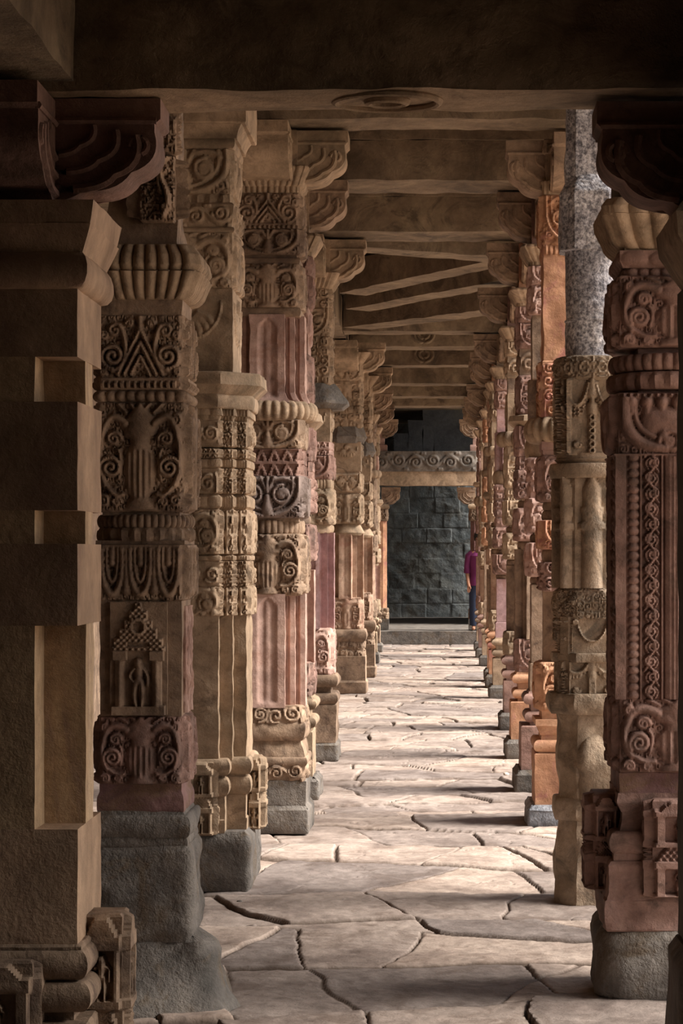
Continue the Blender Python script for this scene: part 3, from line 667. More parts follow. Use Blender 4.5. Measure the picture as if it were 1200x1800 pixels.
# ---- fifth left: mostly behind the fourth
def generic(label, Yf, cx, hwm, group, mats, seed, variant=0, res=2.4, mid=2.45, pl=.235, arm=.24, arms=(R_, L_, F_, B_), dz=0.):
    """two shafts one above the other, courses in metres from the floor"""
    p = Pillar(label, Yf, cx, hwm/(Yf/F), group, mats[0], seed=seed, res=res); h = hwm; a, b, c = mats
    def yy(z): return CY-(z+dz*math.sin(PI*min(1, max(0, (z-.70)/2.5)))-EYE)/p.k
    def one(n, plan, z0, z1, *g, **kw): return p.one(n, plan, yy(z1), yy(z0), *g, **kw)
    def rr(plan, z0, z1, *g, **kw): p.r(plan, yy(z1), yy(z0), *g, **kw)
    p.begin(); boulder(p.mb, pl, 0, .155, .02, .007, .025, seed, rf=8); p.end('plinth', 'grey')
    one('base_block', P_sq(pl-.045), .15, .45, None, None, mat=b, rough=.004)
    p.begin(); rr(P_sq(h+.0), .44, .5, [(0, 0), (1, 0)]); rr(P_sq(h+.005), .47, .545, pf_torus(.035)); rr(P_sq(h-.005), .54, .60, [(0, 0), (1, 0)]); rr(P_sq(h+.005), .59, .665, pf_torus(.04), rough=.006); rr(P_sq(h+.005), .66, .68, [(0, .01), (1, 0)]); p.end('base_moulding', b)
    if variant != 2: one('carved_block', P_sq(h), .675, .90, None, (m_vase, m_face)[variant % 2], .03, mat=a)
    else: one('block', P_sq(h), .675, .90, None, None, mat=c)
    if variant == 1:
        p.begin(); rr(P_step(h, h*.45, 2), .895, 1.50, [(0, 0), (1, 0)], m_flute, .02, border=False); p.end('fluted_shaft', c)
    elif variant == 2:
        p.begin(); rr(P_sq(h-.01), .895, 1.50, None, None, rough=.003); p.end('shaft', c)
    else:
        p.begin(); rr(P_oct(h-.005), .895, 1.50, [(0, 0), (1, 0)], None); p.end('octagonal_shaft', c)
    p.begin(); rr(P_ngon(h*.86, 40), 1.495, 1.56, pf_torus(.02)); p.end('ringed_neck', 'brown')
    one('carved_block', P_sq(h+.004), 1.555, 1.80, None, (m_vase, m_vase, m_face)[variant], .032, mat=a)
    p.begin(); rr(P_ngon(h*.86, 40), 1.795, 1.86, pf_torus(.02)); rr(P_sq(h-.03), 1.855, 1.875, [(0, 0), (1, 0)]); p.end('ringed_neck', 'brown')
    one('carved_block', P_sq(h+.006), 1.87, 2.10, None, (m_face, m_fill, m_vase)[variant], .03, mat=a)
    one('lattice_band', P_sq(h-.004), 2.095, 2.21, None, (m_lattice, m_lattice, m_band)[variant], .016, mat=a)
    one('carved_block', P_sq(h), 2.205, mid-.02, None, (m_vase, m_face, m_fill)[variant], .028, mat=a)
    if variant == 0:
        p.begin(); rr(P_ngon(h+.015, 100), mid-.03, mid+.11, pf_torus(.05), lambda u, v, w: m_ribs(u, v, w, n=16), .03, wrap=True); p.end('ribbed_cushion', 'tan')
    elif variant == 1:
        p.begin(); rr(P_oct(h+.07, .72), mid-.03, mid+.08, [(0, -.05), (.45, 0), (.9, -.01), (1, -.06)]); p.end('slab', 'tan')
    else:
        p.begin(); rr(P_ngon(h, 40), mid-.03, mid+.11, pf_torus(.035)); p.end('cushion', 'tan')
    z = mid+.10
    if variant == 1: one('carved_block', P_sq(h-.012), z-.03, z+.36, None, m_vase, .03, mat=a)
    elif variant == 0: one('carved_block', P_sq(h-.012), z, z+.36, None, m_band, .022, mat=a)
    else:
        p.begin(); rr(P_step(h-.012, h*.4, 2), z, z+.36, [(0, 0), (1, 0)], m_flute, .02, border=False); p.end('fluted_shaft', c)
    one('upper_shaft', P_sq(h-.016), z+.355, 3.22, None, (None, m_band, None)[variant], .02, mat=c)
    one('carved_block', P_sq(h-.01), 3.215, 3.42, None, (m_band, m_face, m_vase)[variant], .03, mat=a)
    one('carved_block', P_sq(h-.006), 3.415, 3.55, None, m_face, .026, mat=a)
    p.begin(); rr(P_sq(h-.008), 3.545, 3.69, [(0, 0), (.2, 0), (.25, .012), (.85, .06), (1, .05)], lambda u, v, w, s=0: m_ribs(u, v, w, n=9), .016); p.end('ribbed_capital', 'tan')
    one('capital_block', P_sq(h-.01), 3.685, 4.05, None, None, mat=b)
    p.arms(4.05, .34, arm, .24, arms, 'brown')
    return p
def clone(src, label, Yf, cx, mats=None, zs=1.0, only=None):
    k = Yf/F; o = src.root.copy(); col.objects.link(o); o.location = ((cx-CX)*k, Yf+src.hw, 0); o['label'] = label
    for ch in list(src.root.children):
        c = ch.copy(); col.objects.link(c); c.parent = o
        if mats and c.name.split('.')[0] in mats:
            for s_ in c.material_slots: s_.link = 'OBJECT'; s_.material = M[mats[c.name.split('.')[0]]]
    return o
P5 = generic('fifth left pillar, a thin lit strip showing right behind the fluted fourth pillar', 14.45, 498, .175, GL, ('red', 'tan', 'pink'), 80, 1, res=2.6, pl=.235)
# ---- sixth left: purple-pink fluted shaft, eave-like slab
p = Pillar('sixth left pillar, purple-pink fluted shaft under a projecting pointed slab', 17.2, 541, 40, GL, 'tan', seed=100)
k = p.k
p.begin(); boulder(p.mb, 54*k, 0, p.z(1302), .03, .012, .025, 9, rf=7); p.end('plinth', 'grey')
p.one('base_block', p.sq(50), 1238, 1306, None, None, mat='brown', rough=.005)
p.begin(); p.r(p.sq(42), 1228, 1242, [(0, 0), (1, 0)]); p.r(p.sq(46), 1218, 1238, pf_torus(.03)); p.r(p.sq(40), 1206, 1220, [(0, 0), (1, 0)]); p.r(p.sq(46), 1186, 1208, pf_torus(.03), rough=.008); p.end('base_moulding', 'brown')
p.one('carved_block', p.sq(40), 1104, 1188, None, m_vase, .035, 'pink')
p.begin(); p.r(P_step(40*k, 40*k*.4, 2), 936, 1106, [(0, 0), (1, 0)], m_flute, .022, border=False); p.end('fluted_shaft', 'purple', 'purple-pink fluted lower shaft')
p.begin(); p.r(P_ngon(.175, 32), 920, 938, pf_torus(.02)); p.end('ringed_neck', 'tan')
p.one('carved_block', p.sq(40), 858, 923, None, m_vase, .035, 'tan')
p.one('ribbed_ring', p.sq(38), 842, 860, pf_torus(.012), lambda x, y, h, s=0: m_ribs(x, y, h, n=14), .01, 'tan')
p.one('carved_block', p.sq(40), 800, 844, None, m_face, .03, 'red')
p.one('lattice_band', p.sq(39), 776, 801, None, m_lattice, .016, 'pink')
p.one('carved_block', p.sq(39), 716, 778, None, m_fan, .026, 'tan')
p.begin(); p.r(P_oct(40*k+.13, .7), 674, 718, [(0, -.045), (.2, .0), (.3, 0), (1, -.10)], rough=.006); p.end('slab', 'grey')
p.one('carved_block', p.sq(38), 590, 678, None, m_fill, .03, 'tan')
p.one('carved_block', p.sq(37), 540, 592, None, m_face, .03, 'tan')
p.one('carved_block', p.sq(37), 505, 542, None, m_fill, .028, 'tan')
p.begin(); p.r(p.sq(37), 478, 508, [(0, .0), (.2, .02), (.9, .07), (1, .06)], lambda x, y, h, s=0: m_ribs(x, y, h, n=11), .016); p.end('ribbed_capital', 'tan')
p.begin(); ring(p.mb, P_sq(38*k), p.z(480), 4.05, None, None, 0, .03, .003, 8, 3); p.end('capital_block', 'tan')
p.arms(4.05, .34, .27, .26, (R_, L_, F_, B_), 'tan')
# ---- seventh left: far side of the wide bay
p = Pillar('seventh left pillar beyond the wide bay, fluted orange shaft on a tall plain base', 25.6, 609, 25.5, GL, 'tan', seed=120)
k = p.k
p.begin(); boulder(p.mb, 36*k, 0, p.z(1194), .02, .006, .03, 10, rf=7); p.end('plinth', 'brown')
p.one('base_block', p.sq(33), 1153, 1197, None, None, mat='brown')
p.begin(); p.r(p.sq(29), 1126, 1156, None, m_fill, .03); p.r(p.sq(29), 1106, 1128, pf_torus(.04), rough=.008); p.end('base_moulding', 'brown')
p.one('carved_block', p.sq(25), 1050, 1108, None, m_vase, .035, 'peach')
p.begin(); p.r(P_step(25*k, 25*k*.4, 2), 938, 1053, [(0, 0), (1, 0)], m_flute_tip, .025, border=False); p.end('fluted_shaft', 'peach')
p.begin(); p.r(P_ngon(.185, 32), 918, 941, [(0, .0), (.2, .02), (1, -.05)]); p.end('ringed_neck', 'tan')
p.one('carved_block', p.sq(25), 868, 921, None, m_vase, .035, 'tan')
p.one('carved_block', p.sq(25), 832, 866, None, m_face, .03, 'tan')
p.begin(); p.r(p.sq(23), 864, 870, [(0, 0), (1, 0)]); p.r(p.sq(23), 826, 834, [(0, 0), (1, 0)]); p.end('moulding', 'tan')
p.one('carved_block', p.sq(25), 776, 828, None, m_fan, .03, 'tan')
p.begin(); p.r(P_oct(25*k+.06, .72), 750, 779, [(0, -.04), (.4, 0), (1, -.04)], rough=.01); p.end('slab', 'grey')
p.one('carved_block', p.sq(25), 712, 753, None, m_fill, .03, 'tan')
p.one('carved_block', p.sq(25), 668, 714, None, m_vase, .03, 'tan')
p.one('carved_block', p.sq(25), 640, 670, None, m_face, .03, 'tan')
p.begin(); p.r(p.sq(25), 618, 643, [(0, .0), (.3, .03), (.9, .10), (1, .08)], lambda x, y, h, s=0: m_ribs(x, y, h, n=9), .016); p.end('ribbed_capital', 'tan')
p.begin(); ring(p.mb, P_sq(25*k), p.z(622), 4.05, None, None, 0, .03, .003, 8, 3); p.end('capital_block', 'tan')
p.arms(4.05, .36, .28, .26, (R_, L_, F_, B_), 'tan')
C7 = p
# ================================================================== RIGHT ROW
# ---- nearest right, mostly outside the frame
p = Pillar('nearest right pillar, dark, only scrolled bracket and capital edge showing at the frame edge', 5.2, 1353, 150, GR, 'dark_stone', seed=200)
k = p.k
p.begin(); boulder(p.mb, .212, 0, p.z(1690), .05, .012, .03, 21); p.end('plinth', 'grey')
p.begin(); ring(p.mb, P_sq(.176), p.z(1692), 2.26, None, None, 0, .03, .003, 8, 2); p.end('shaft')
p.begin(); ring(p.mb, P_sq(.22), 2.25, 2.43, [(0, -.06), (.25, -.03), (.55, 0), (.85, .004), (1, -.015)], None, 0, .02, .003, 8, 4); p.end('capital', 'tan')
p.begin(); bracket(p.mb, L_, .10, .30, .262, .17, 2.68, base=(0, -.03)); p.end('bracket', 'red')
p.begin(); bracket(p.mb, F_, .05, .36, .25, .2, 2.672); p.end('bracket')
# ---- second right: scroll-carved red pillar
p = Pillar('second right pillar, reddish and richly carved with scroll bands, on a rounded boulder plinth', 7.98, 1190, 102, GR, 'red', seed=220)
k = p.k; HW = 102*k
p.begin(); boulder(p.mb, .285, 0, p.z(1630), .12, .016, .014, 22, bulge=.008, top=.03); p.end('plinth', 'grey')
p.begin()
p.r(p.sq(128), 1578, 1634, None, rough=.005); p.r(p.sq(121), 1512, 1582, [(0, .012), (.25, 0), (.9, 0), (1, -.01)], rough=.005); p.r(p.sq(112), 1496, 1516, [(0, 0), (1, 0)])
p.r(p.sq(110), 1460, 1500, pf_torus(.022), rough=.004); p.r(p.sq(96), 1424, 1464, [(0, .012), (.6, 0), (1, 0)]); p.r(p.sq(104), 1394, 1428, [(0, -.02), (.5, 0), (1, -.002)], rough=.007); p.end('base_moulding')
for (ox, oy), w, d in (((0, -HW-.03), .095, .04), ((-HW-.04, .0), .1, .045)):
    p.begin(); p.r(P_sq(w, d) if oy < -.1 else P_sq(d, w), 1402, 1574, None, m_shrine2, .034, off=(ox, oy), minw=.03, res=.005); n_ = p.end('niche')
    if oy < -.1: figure(n_, (ox, oy-d-.014, p.z(1564)), .09, F_, 'red')
p.begin(); p.r(p.sq(102), 1356, 1398, None, rough=.003); p.end('block', 'maroon')
p.one('carved_block', p.sq(101), 1226, 1359, None, m_vase, .034, rf=18)
p.one('shaft', p.sq(103), 798, 1229, [(0, 0), (1, 0)], m_longshaft, .022, 'red', border=False)
p.one('carved_block', p.sq(104), 690, 801, None, m_elephant, .036)
p.begin(); p.r(P_ngon(.215, 190), 652, 684, [(t, o*1.0) for t, o in pf_torus(.016)], lambda a, b, c: m_petals(a, b, c, 0, 26), .014, wrap=True, res=.006); p.r(P_ngon(.203, 216), 620, 650, pf_torus(.018), lambda a, b, c: m_ribs(a, b, c, n=36), .012, wrap=True, res=.006); p.r(p.sq(66), 606, 690, [(0, 0), (1, 0)]); p.end('ringed_neck', 'red')
p.one('carved_block', p.sq(101), 484, 610, None, m_vase, .034, rf=18)
p.begin(); p.r(p.sq(88), 468, 486, [(0, 0), (1, 0)], lambda x, y, h, s=0: m_beads(x, y, h, 0, 9), .014, border=False); p.r(p.sq(101), 440, 470, [(0, -.012), (.35, 0), (1, 0)], lambda x, y, h, s=0: m_beads(x, y, h, 0, 4), .012); p.end('beaded_band')
p.begin(); p.r(p.sq(104), 376, 438, [(0, -.03), (.3, .0), (1, .034)], m_ribs8, .026, res=.005); p.r(p.sq(112), 348, 380, [(0, .018), (.5, .022), (1, .002)], lambda x, y, h, s=0: np.abs(np.sin((x+.5)*PI*7))**.6, .022, res=.005); p.r(p.sq(92), 430, 446, [(0, 0), (1, 0)]); p.end('ribbed_capital', 'tan')
p.begin(); ring(p.mb, P_sq(.205), p.z(350), 4.05, None, None, 0, .03, .004, 8, 3); p.end('upper_block', 'dark_stone')
# ---- third right: grey granite
p = Pillar('third right pillar, round grey granite shaft above worn carved drums', 10.2, 1040, 54, GR, 'granite', seed=240)
k = p.k
RN = lambda px, n=40: P_ngon(px*k, n)
p.begin(); p.r(P_oct(62*k, .62), 1440, 1596, [(0, .0), (.7, 0), (1, -.01)], None, rough=.014, rf=7); p.end('base_block', 'worn')
p.begin(); p.r(P_oct(58*k, .62), 1404, 1444, pf_torus(.02), None, rough=.010, rf=8); p.end('base_moulding', 'worn')
p.begin(); p.r(P_oct(58*k, .62), 1250, 1408, [(0, 0), (1, 0)], None, rough=.02, rf=6); ring(p.mb, P_rsq(.115, .05), p.z(1436), p.z(1285), [(0, -.02), (.2, 0), (.6, .01), (.85, -.03), (1, -.08)], None, 0, .012, .02, 8, 9, (.045, -.085)); p.end('broken_drum', 'worn')
p.begin(); p.r(P_oct(69*k, .62), 1219, 1256, pf_torus(.014), None, rough=.014, rf=8); p.end('worn_collar', 'worn')
p.one('drum', P_oct(55*k, 1.08), 1162, 1222, [(0, 0), (1, 0)], m_chain, .024, 'worn', minw=.04)
p.begin(); p.r(P_oct(67*k), 1148, 1164, pf_torus(.006), None, rough=.006); p.end('collar', 'worn')
p.one('garland_drum', P_oct(55*k, 1.08), 1084, 1150, [(0, 0), (1, 0)], m_swag, .03, 'worn', minw=.04)
p.begin(); p.r(P_oct(58*k, .7), 1026, 1088, [(0, -.006), (.5, .012), (.8, 0), (1, -.05)], m_fill, .012, rough=.014, rf=8); p.end('worn_collar', 'worn')
p.one('drum', P_oct(54*k, .78), 838, 1034, [(0, 0), (1, 0)], m_pilaster, .04, 'worn', minw=.04, border=False)
p.begin(); p.r(RN(69), 814, 840, pf_torus(.008), None, rough=.004, res=.01); p.r(RN(60), 796, 816, [(0, -.02), (.5, .01), (.52, .0), (1, 0)], None, rough=.004); p.end('disc', 'worn')
p.one('garland_drum', P_oct(53*k, 1.08), 664, 800, [(0, 0), (1, 0)], m_chain, .034, 'worn', minw=.04, border=False)
p.begin(); p.r(RN(62, 120), 624, 668, [(0, -.012), (.12, .002), (.25, 0), (.8, 0), (.95, -.004), (1, -.02)], m_ring_frieze, .014, wrap=True, res=.006); p.end('carved_ring', 'worn')
p.begin(); p.r(RN(43, 36), 558, 628, [(0, .008), (.06, 0), (.94, 0), (.95, .004), (1, .004)], None, rough=.004); p.r(RN(43, 36), 434, 560, [(0, 0), (.99, 0), (1, -.01)], None, rough=.004); p.end('round_shaft')
p.begin(); p.r(P_oct(53*k, .8), 302, 437, [(0, 0), (.75, 0), (1, -.05)], None, rough=.008, rf=9); p.end('octagonal_block')
p.begin(); ring(p.mb, P_oct(38*k, .8), p.z(310), 4.05, [(0, 0), (1, 0)], None, 0, .02, .010, 8, 4, (-.015, 0)); p.end('rough_block')
# ---- fourth right: orange
p = Pillar('fourth right pillar, glowing orange shaft directly left of the grey granite pillar', 13.07, 1006, 51, GR, 'orange', seed=260)
k = p.k
p.begin(); boulder(p.mb, 81*k, 0, p.z(1413), .02, .008, .02, 31); p.end('plinth', 'bluegrey')
p.one('base_block', p.sq(67), 1323, 1417, None, None, rough=.004)
p.begin(); p.r(p.sq(60), 1318, 1326, [(0, 0), (1, 0)]); p.r(p.sq(61), 1300, 1321, pf_torus(.028)); p.r(p.sq(55), 1288, 1303, [(0, 0), (1, 0)]); p.r(p.sq(62), 1264, 1292, [(0, -.02), (.5, .0), (.6, .012), (1, .012)], rough=.004); p.r(p.sq(54), 1246, 1268, [(0, 0), (1, 0)]); p.end('base_moulding')
p.one('carved_block', p.sq(56), 1164, 1250, None, m_vase, .04, rf=18)
p.begin(); p.r(P_oct(50*k), 1036, 1168, [(0, 0), (1, 0)], None, rough=.003); p.end('octagonal_shaft', 'brown')
p.one('carved_block', p.sq(50), 988, 1040, None, m_fill, .034, 'red')
p.begin(); p.r(RN(50) if False else P_ngon(47*k, 40), 964, 990, pf_torus(.02)); p.end('ringed_neck', 'brown')
p.one('carved_block', p.sq(52), 914, 966, None, m_face, .034)
p.begin(); p.r(P_ngon(48*k, 40), 897, 916, pf_torus(.016)); p.r(P_ngon(46*k, 40), 880, 898, pf_torus(.016)); p.end('ringed_neck', 'brown')
p.one('carved_block', p.sq(53), 800, 882, None, m_vase, .036, 'red', rf=18)
p.begin(); p.r(p.sq(52), 776, 802, [(0, -.01), (.2, .0), (.4, 0), (.45, .008), (1, .008)]); p.end('moulding', 'red')
p.begin(); p.r(P_ngon(60*k, 182), 732, 778, pf_torus(.055), lambda a, b, c: m_ribs(a, b, c, n=26), .028, wrap=True, res=.007); p.end('ribbed_cushion', 'tan')
p.one('carved_block', p.sq(53), 634, 735, None, m_fill, .03)
p.begin(); p.r(p.sq(51), 448, 638, [(0, 0), (1, 0)], None, rough=.006); p.end('upper_shaft', 'orange', 'glowing orange plain upper shaft')
p.begin(); p.r(p.sq(51), 430, 450, [(0, 0), (1, 0)], lambda x, y, h, s=0: m_beads(x, y*1.4, h*1.4, 0, 12), .012); p.end('beaded_band')
p.one('carved_block', p.sq(51), 342, 432, None, m_face, .032)
p.one('carved_block', p.sq(50), 316, 343, None, m_swag, .022, 'tan')
p.begin(); p.r(p.sq(47), 268, 318, None, None, rough=.004); p.r(p.sq(50), 250, 270, None, m_fill, .012); p.end('plain_block', 'tan')
p.begin(); ring(p.mb, P_sq(50*k), p.z(253), 4.05, None, None, 0, .03, .003, 8, 3); p.end('capital_block', 'tan')
p.arms(4.05, .34, .22, .24, (L_, F_, R_, B_), 'brown')
R3 = p
# ---- the rest of the right row
mk = [('red', 'tan', 'pink'), ('brown', 'orange', 'tan'), ('red', 'orange', 'maroon')]
R4 = generic('fifth right pillar, pinkish strip with plain middle shaft, just left of the orange pillar', 14.95, 974, .163, GR, ('pink', 'red', 'brown'), 300, 2, res=2.4, mid=2.38, pl=.27, arm=.22, arms=(L_, F_), dz=-.12)
R5 = generic('sixth right pillar, tall orange base block under double roll mouldings', 17.4, 946, .163, GR, ('red', 'orange', 'brown'), 330, 1, res=2.6, mid=2.5, pl=.262, arm=.24, arms=(L_, F_), dz=.17)
R6 = generic('seventh right pillar, buff carvings above a grey octagonal shaft and brown base', 20.3, 921, .163, GR, ('tan', 'red', 'brown'), 360, 0, res=2.6, mid=2.62, pl=.23, arm=.26, arms=(L_, F_))
for lab, Y, px, mats, v, mid, pl, dz in (
    ('eighth right pillar, with a long purple-pink plain shaft down to its base', 24.6, 897, ('red', 'tan', 'purple'), 2, 2.55, .24, -.2),
    ('ninth right pillar, pale square block shining below its cushion', 26.8, 886, ('tan', 'orange', 'peach'), 0, 2.75, .23, .13),
    ('tenth right pillar, thin orange-based strip in the far half of the right row', 28.1, 881, ('peach', 'orange', 'brown'), 1, 2.4, .22, -.1),
    ('eleventh right pillar, third from the far pavilion', 31.9, 870, ('orange', 'tan', 'brown'), 2, 2.6, .23, .2),
    ('twelfth right pillar, second from the far pavilion', 34.4, 862, ('tan', 'red', 'peach'), 0, 2.5, .23, -.15),
    ('last right pillar before the far pavilion step', 37.0, 856, ('red', 'brown', 'pink'), 1, 2.7, .22, .08)):
    generic(lab, Y, px, .163, GR, mats, int(Y*20), v, res=2.4, mid=mid, pl=pl, arm=.25, arms=(L_, F_), dz=dz)
clone(C7, 'eighth left pillar, narrow strip right behind the fluted orange one', 29.0, 629, None)
generic('ninth left pillar, second before the far pavilion step', 32.8, 639, .17, GL, ('brown', 'tan', 'peach'), 700, 0, mid=2.7, arm=.26, arms=(R_, F_), dz=.1)
generic('last left pillar before the far pavilion step', 36.2, 647, .17, GL, ('tan', 'brown', 'pink'), 730, 1, mid=2.5, arm=.26, arms=(R_, F_), dz=-.1)

# ================================================================== BEAMS
def beam(label, x0, x1, y0, y1, z0, z1, mat='beam', seed=0, fascia=True, res=.03, group='ceiling beams across the aisle', ang=0, rough=.006):
    cx, cy = (x0+x1)/2, (y0+y1)/2
    mb = MB(); zt = z0+(z1-z0)*.72 if fascia else z1
    box_grid(mb, x0-cx, x1-cx, y0-cy, y1-cy, 0, zt-z0, res, rough, 5, seed)
    o = mb.build('stone_beam', M[mat], None, (cx, cy, z0)); o.rotation_euler[2] = ang
    tag(o, label, 'beam', group)
    if fascia:
        mb = MB(); box_grid(mb, x0-cx, x1-cx, y0-cy-.025, y1-cy+.025, zt-z0, z1-z0, res, rough, 5, seed+9)
        mb.build('fascia', M[mat], o)
    return o
b0 = beam('dark low beam across the top of the view, with a carved ring under it', -1.25, 1.5, 5.2, 5.46, 2.692, 3.04, 'tan', 1, False, .02)
mb = MB(); cx_ = (680-CX)*5.33/F-.125; cy_ = 0
for r_, w in ((.125, .010), (.045, .012)):
    a = np.linspace(0, 2*PI, 49); tube(mb, np.stack([cx_+r_*np.cos(a), cy_+.8*r_*np.sin(a), np.full(49, -.002)], 1), w, 8)
mb.build('ring_carving', M['tan'], b0)
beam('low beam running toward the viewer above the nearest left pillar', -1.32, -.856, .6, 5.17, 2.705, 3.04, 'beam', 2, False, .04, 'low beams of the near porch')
beam('low beam running toward the viewer above the nearest right pillar', .62, 1.1, .6, 5.17, 2.705, 3.04, 'dark_stone', 3, False, .04, 'low beams of the near porch')
XL, XR = -1.0, .82
ZB = 4.07
for i, (Y0, Y1, lab) in enumerate((
    (7.75, 8.1, 'high ceiling beam hidden above the dark low beam, over the boulder-footed pillar'), (10.35, 10.75, 'high ceiling beam over the grey granite pillar'),
    (12.56, 12.92, 'ceiling beam over the orange pillar, topmost of those seen past the low beam'), (14.63, 15.16, 'broad-faced ceiling beam, second from the top of those seen'),
    (16.95, 17.5, 'dark-faced ceiling beam, third from the top, before the slanting ones'), (24.5, 24.9, 'thin level ceiling beam directly behind the slanting beams'),
    (26.3, 26.8, 'ceiling beam with a small carved boss, second behind the slanting beams'), (28.9, 29.3, 'ceiling beam with a darker carved boss, third behind the slanting beams'),
    (32.0, 32.5, 'far ceiling beam, third before the dark upper opening'), (34.6, 35.1, 'far ceiling beam, second before the dark upper opening'), (36.8, 37.4, 'last ceiling beam, lintel over the dark upper opening'))):
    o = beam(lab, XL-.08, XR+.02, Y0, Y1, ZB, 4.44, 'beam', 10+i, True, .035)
    if i in (6, 7):
        mb = MB(); tx = (745-CX)*Y0/F-(XL-.08+XR+.02)/2
        for r_ in (.10, .05): a = np.linspace(0, 2*PI, 25); tube(mb, np.stack([tx+r_*1.2*np.cos(a), np.full(25, -(Y1-Y0)/2-.012), .14+r_*np.sin(a)], 1), .022, 6)
        mb.build('carved_boss', M['beam'], o)
def slant(label, xa, ya, xb, yb, w, z0, z1, seed):
    L = math.hypot(xb-xa, yb-ya); o = beam(label, -L/2, L/2, -w/2, w/2, z0, z1, 'beam', seed, False, .04, 'slanting corner beams of the wide bay')
    a = math.atan2(yb-ya, xb-xa); o.rotation_euler[2] = a
    o.location = ((xa+xb)/2-math.sin(a)*w/2, (ya+yb)/2+math.cos(a)*w/2, z0)
slant('slanting beam, first behind the dark-faced ceiling beam, dipping to the right', -.80, 17.62, .55, 18.35, .34, 4.06, 4.36, 31)
slant('slanting beam crossing from far left to near right, upper one of the wide bay', -.98, 21.3, .52, 18.75, .30, 4.11, 4.40, 32)
slant('slanting beam crossing from far left to near right, middle one of the wide bay', -.98, 22.6, .55, 20.2, .30, 4.10, 4.40, 33)
slant('slanting beam with a pale lit underside, last before the level far beams', -1.06, 24.0, .42, 22.3, .40, 4.06, 4.40, 34)
def rowbeams(xa, xb, ys, side):
    for i, (a, b) in enumerate(zip(ys[:-1], ys[1:])):
        beam('long beam along the %s row over its %s gap' % (side, ['first', 'second', 'third', 'fourth', 'fifth', 'sixth', 'seventh', 'eighth', 'ninth', 'tenth', 'eleventh', 'twelfth'][i]), xa, xb, a+.02, b-.02, ZB, 4.44, 'beam', 50+i, False, .12, 'long beams on top of the %s row' % side)
rowbeams(-1.4, -1.09, [7.7, 10.6, 12.95, 14.6, 17.4, 25.8, 29.2, 33, 36.4, 38.8], 'left')
rowbeams(.88, 1.18, [7.9, 10.3, 13.2, 15.1, 17.6, 20.5, 24.8, 26.9, 28.3, 32, 34.6, 37.1, 38.8], 'right')

# ================================================================== SETTING
def plain(name, x0, x1, y0, y1, z0, z1, mat, res=.2, rough=.004):
    mb = MB(); box_grid(mb, x0, x1, y0, y1, z0, z1, res, rough, 4, 3); return structure(mb.build(name, M[mat]))
RX = 1.25
plain('ceiling', -3.2, RX, 5.3, 49.2, 4.47, 4.65, 'beam', .3)
plain('ceiling_shade', RX+.01, 5.1, -2.2, 10.2, 4.47, 4.65, 'dark_stone', .3)  # unseen side roof, added and sized to shade the near floor
plain('ceiling_porch', -3.2, 1.5, -2.2, 5.75, 3.06, 3.22, 'dark_stone', .3)
plain('wall_light_stop', -3.2, 1.5, 5.5, 5.7, 3.2, 4.5, 'dark_stone')  # unseen filler above the porch, added against light leaking in
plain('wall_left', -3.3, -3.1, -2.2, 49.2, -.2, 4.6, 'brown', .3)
plain('wall_back', -3.3, 1.75, -2.4, -2.2, -.2, 3.2, 'dark_stone')
plain('wall_right', 1.55, 1.75, -2.2, 4.3, -.2, 4.4, 'dark_stone')
